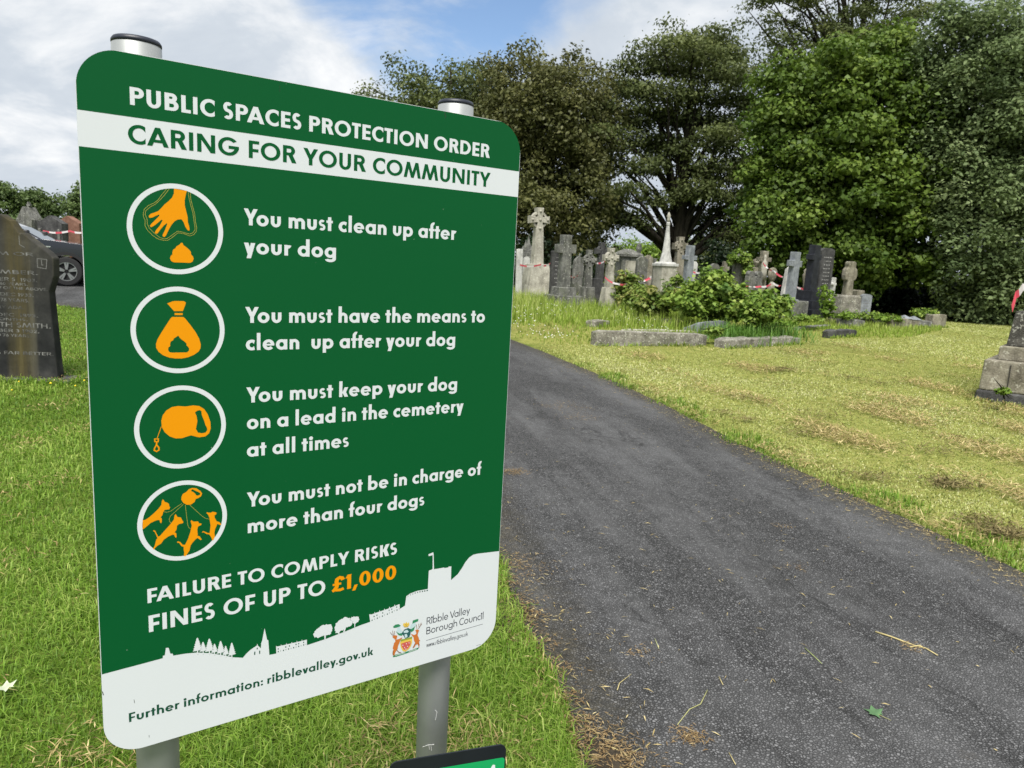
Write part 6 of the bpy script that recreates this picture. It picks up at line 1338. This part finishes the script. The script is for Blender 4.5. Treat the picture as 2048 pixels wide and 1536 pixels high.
bm = bmesh.new(); bm.from_mesh(cab.data); bmesh.ops.recalc_face_normals(bm, faces=bm.faces); bm.to_mesh(cab.data); bm.free()
for sgn in (-1, 1):
    mb = MB(); yy = lambda z: sgn * (.866 - .17 * (z - 1.06) / .55 + .004)
    for q in ([(-.72, 1.15), (-1.12, 1.36), (-1.55, 1.52), (-1.80, 1.55), (-1.80, 1.16)], [(-1.88, 1.16), (-1.88, 1.56), (-2.6, 1.55), (-3.0, 1.42), (-3.2, 1.18)]):
        v_ = [(x, yy(z), z) for x, z in q]; mb = MB(); mb.add(v_, [tuple(range(len(q))) if sgn > 0 else tuple(range(len(q)))[::-1]]); build('side_window', mb, M_GL, car)
    mb = MB(); b0 = sgn * .893; mb.tube([(-.58, sgn * .862, 1.125), (-1.75, sgn * .862, 1.135), (-3.2, sgn * .862, 1.16)], [.014, .014, .012], 6); build('window_trim', mb, M_CHR, car)
    mb = MB(); mb.box(-.80, sgn * 1.02, 1.15, .18, .24, .17, top=.8); mb.box(-.78, sgn * .91, 1.13, .07, .10, .05); build('door_mirror', mb, M_BLK, car, bevel=.03)
    for cx in (0, -2.68):
        mb = MB(); n_ = 18
        for i in range(n_):
            a0, a1 = (math.pi + .2) * i / n_ - .1, (math.pi + .2) * (i + 1) / n_ - .1
            q = [(cx + r_ * math.cos(a), .36 + r_ * math.sin(a)) for r_, a in ((.395, a0), (.475, a0), (.475, a1), (.395, a1))]
            v_ = [(x, sgn * .906, z) for x, z in q] + [(x, sgn * .86, z) for x, z in q]; mb.add(v_, [(0, 1, 2, 3), (7, 6, 5, 4), (0, 4, 5, 1), (2, 6, 7, 3), (1, 5, 6, 2), (3, 7, 4, 0)])
        ar = build('wheel_arch_trim', mb, M_BLK, car)
        bm = bmesh.new(); bm.from_mesh(ar.data); bmesh.ops.remove_doubles(bm, verts=bm.verts, dist=1e-4); bmesh.ops.recalc_face_normals(bm, faces=bm.faces); bm.to_mesh(ar.data); bm.free()
        mb = MB(); t_ = MB(); t_.lathe([(.20, -.10), (.33, -.11), (.352, -.085), (.352, .085), (.33, .11), (.235, .115), (.22, .05)], 36); mb.add([(cx + a, sgn * (.79 + c * 1.0), .352 + b) for a, b, c in t_.v], t_.f if sgn < 0 else [f[::-1] for f in t_.f]); wh = build('wheel', mb, M_TYRE, car, smooth=False)
        mb = MB(); yo = sgn * .885
        for s5_ in range(5):
            a = 2 * math.pi * s5_ / 5 + .3
            for da, r0_, r1_, w_ in ((-.14, .05, .225, .030), (.14, .05, .225, .030)):
                d_ = Vector((math.cos(a + da), 0, math.sin(a + da))); n2 = Vector((-d_.z, 0, d_.x)); c_ = Vector((cx, yo, .352))
                q = [c_ + d_ * r0_ - n2 * w_ * .5, c_ + d_ * r1_ - n2 * w_ * .7, c_ + d_ * r1_ + n2 * w_ * .7, c_ + d_ * r0_ + n2 * w_ * .5]; bk = Vector((0, -sgn * .03, 0)); mb.add(q + [p + bk for p in q], [(0, 1, 2, 3), (7, 6, 5, 4), (0, 4, 5, 1), (1, 5, 6, 2), (2, 6, 7, 3), (3, 7, 4, 0)])
        for i in range(30):
            a0, a1 = 6.2832 * i / 30, 6.2832 * (i + 1) / 30; q = [(cx + r_ * math.cos(a), yo - sgn * .002, .352 + r_ * math.sin(a)) for r_, a in ((.215, a0), (.238, a0), (.238, a1), (.215, a1))]; mb.add(q, [(0, 1, 2, 3)])
        rm = build('rim', mb, M_RIM, wh)
    mb = MB(); mb.box(-1.34, sgn * .87, .30, 1.85, .09, .10); build('sill_trim', mb, M_BLK, car, bevel=.02)
    mb = MB(); mb.box(-.40, sgn * .903, .93, .17, .010, .028); build('side_trim', mb, M_CHR, car)
    mb = MB(); mb.box(.74, sgn * .76, .78, .3, .24, .12, top=.8); build('headlight', mb, plain('headlamp_lens', (.5, .52, .55), .1), car, bevel=.03)
    for hx in (-1.55, -2.5): mb = MB(); mb.box(hx, sgn * .905, 1.0, .2, .03, .03); build('door_handle', mb, M_PAINT, car, bevel=.01)
mb = MB(); mb.add([(-.50, -.80, 1.09), (-.50, .80, 1.09), (-1.04, .69, 1.395), (-1.04, -.69, 1.395)], [(0, 1, 2, 3)]); ws = build('windscreen', mb, M_GL, car, loc=(.012, 0, .012))
mb = MB(); mb.box(-1.3, 0, .26, 4.0, 1.5, .3); build('underbody', mb, M_BLK, car)
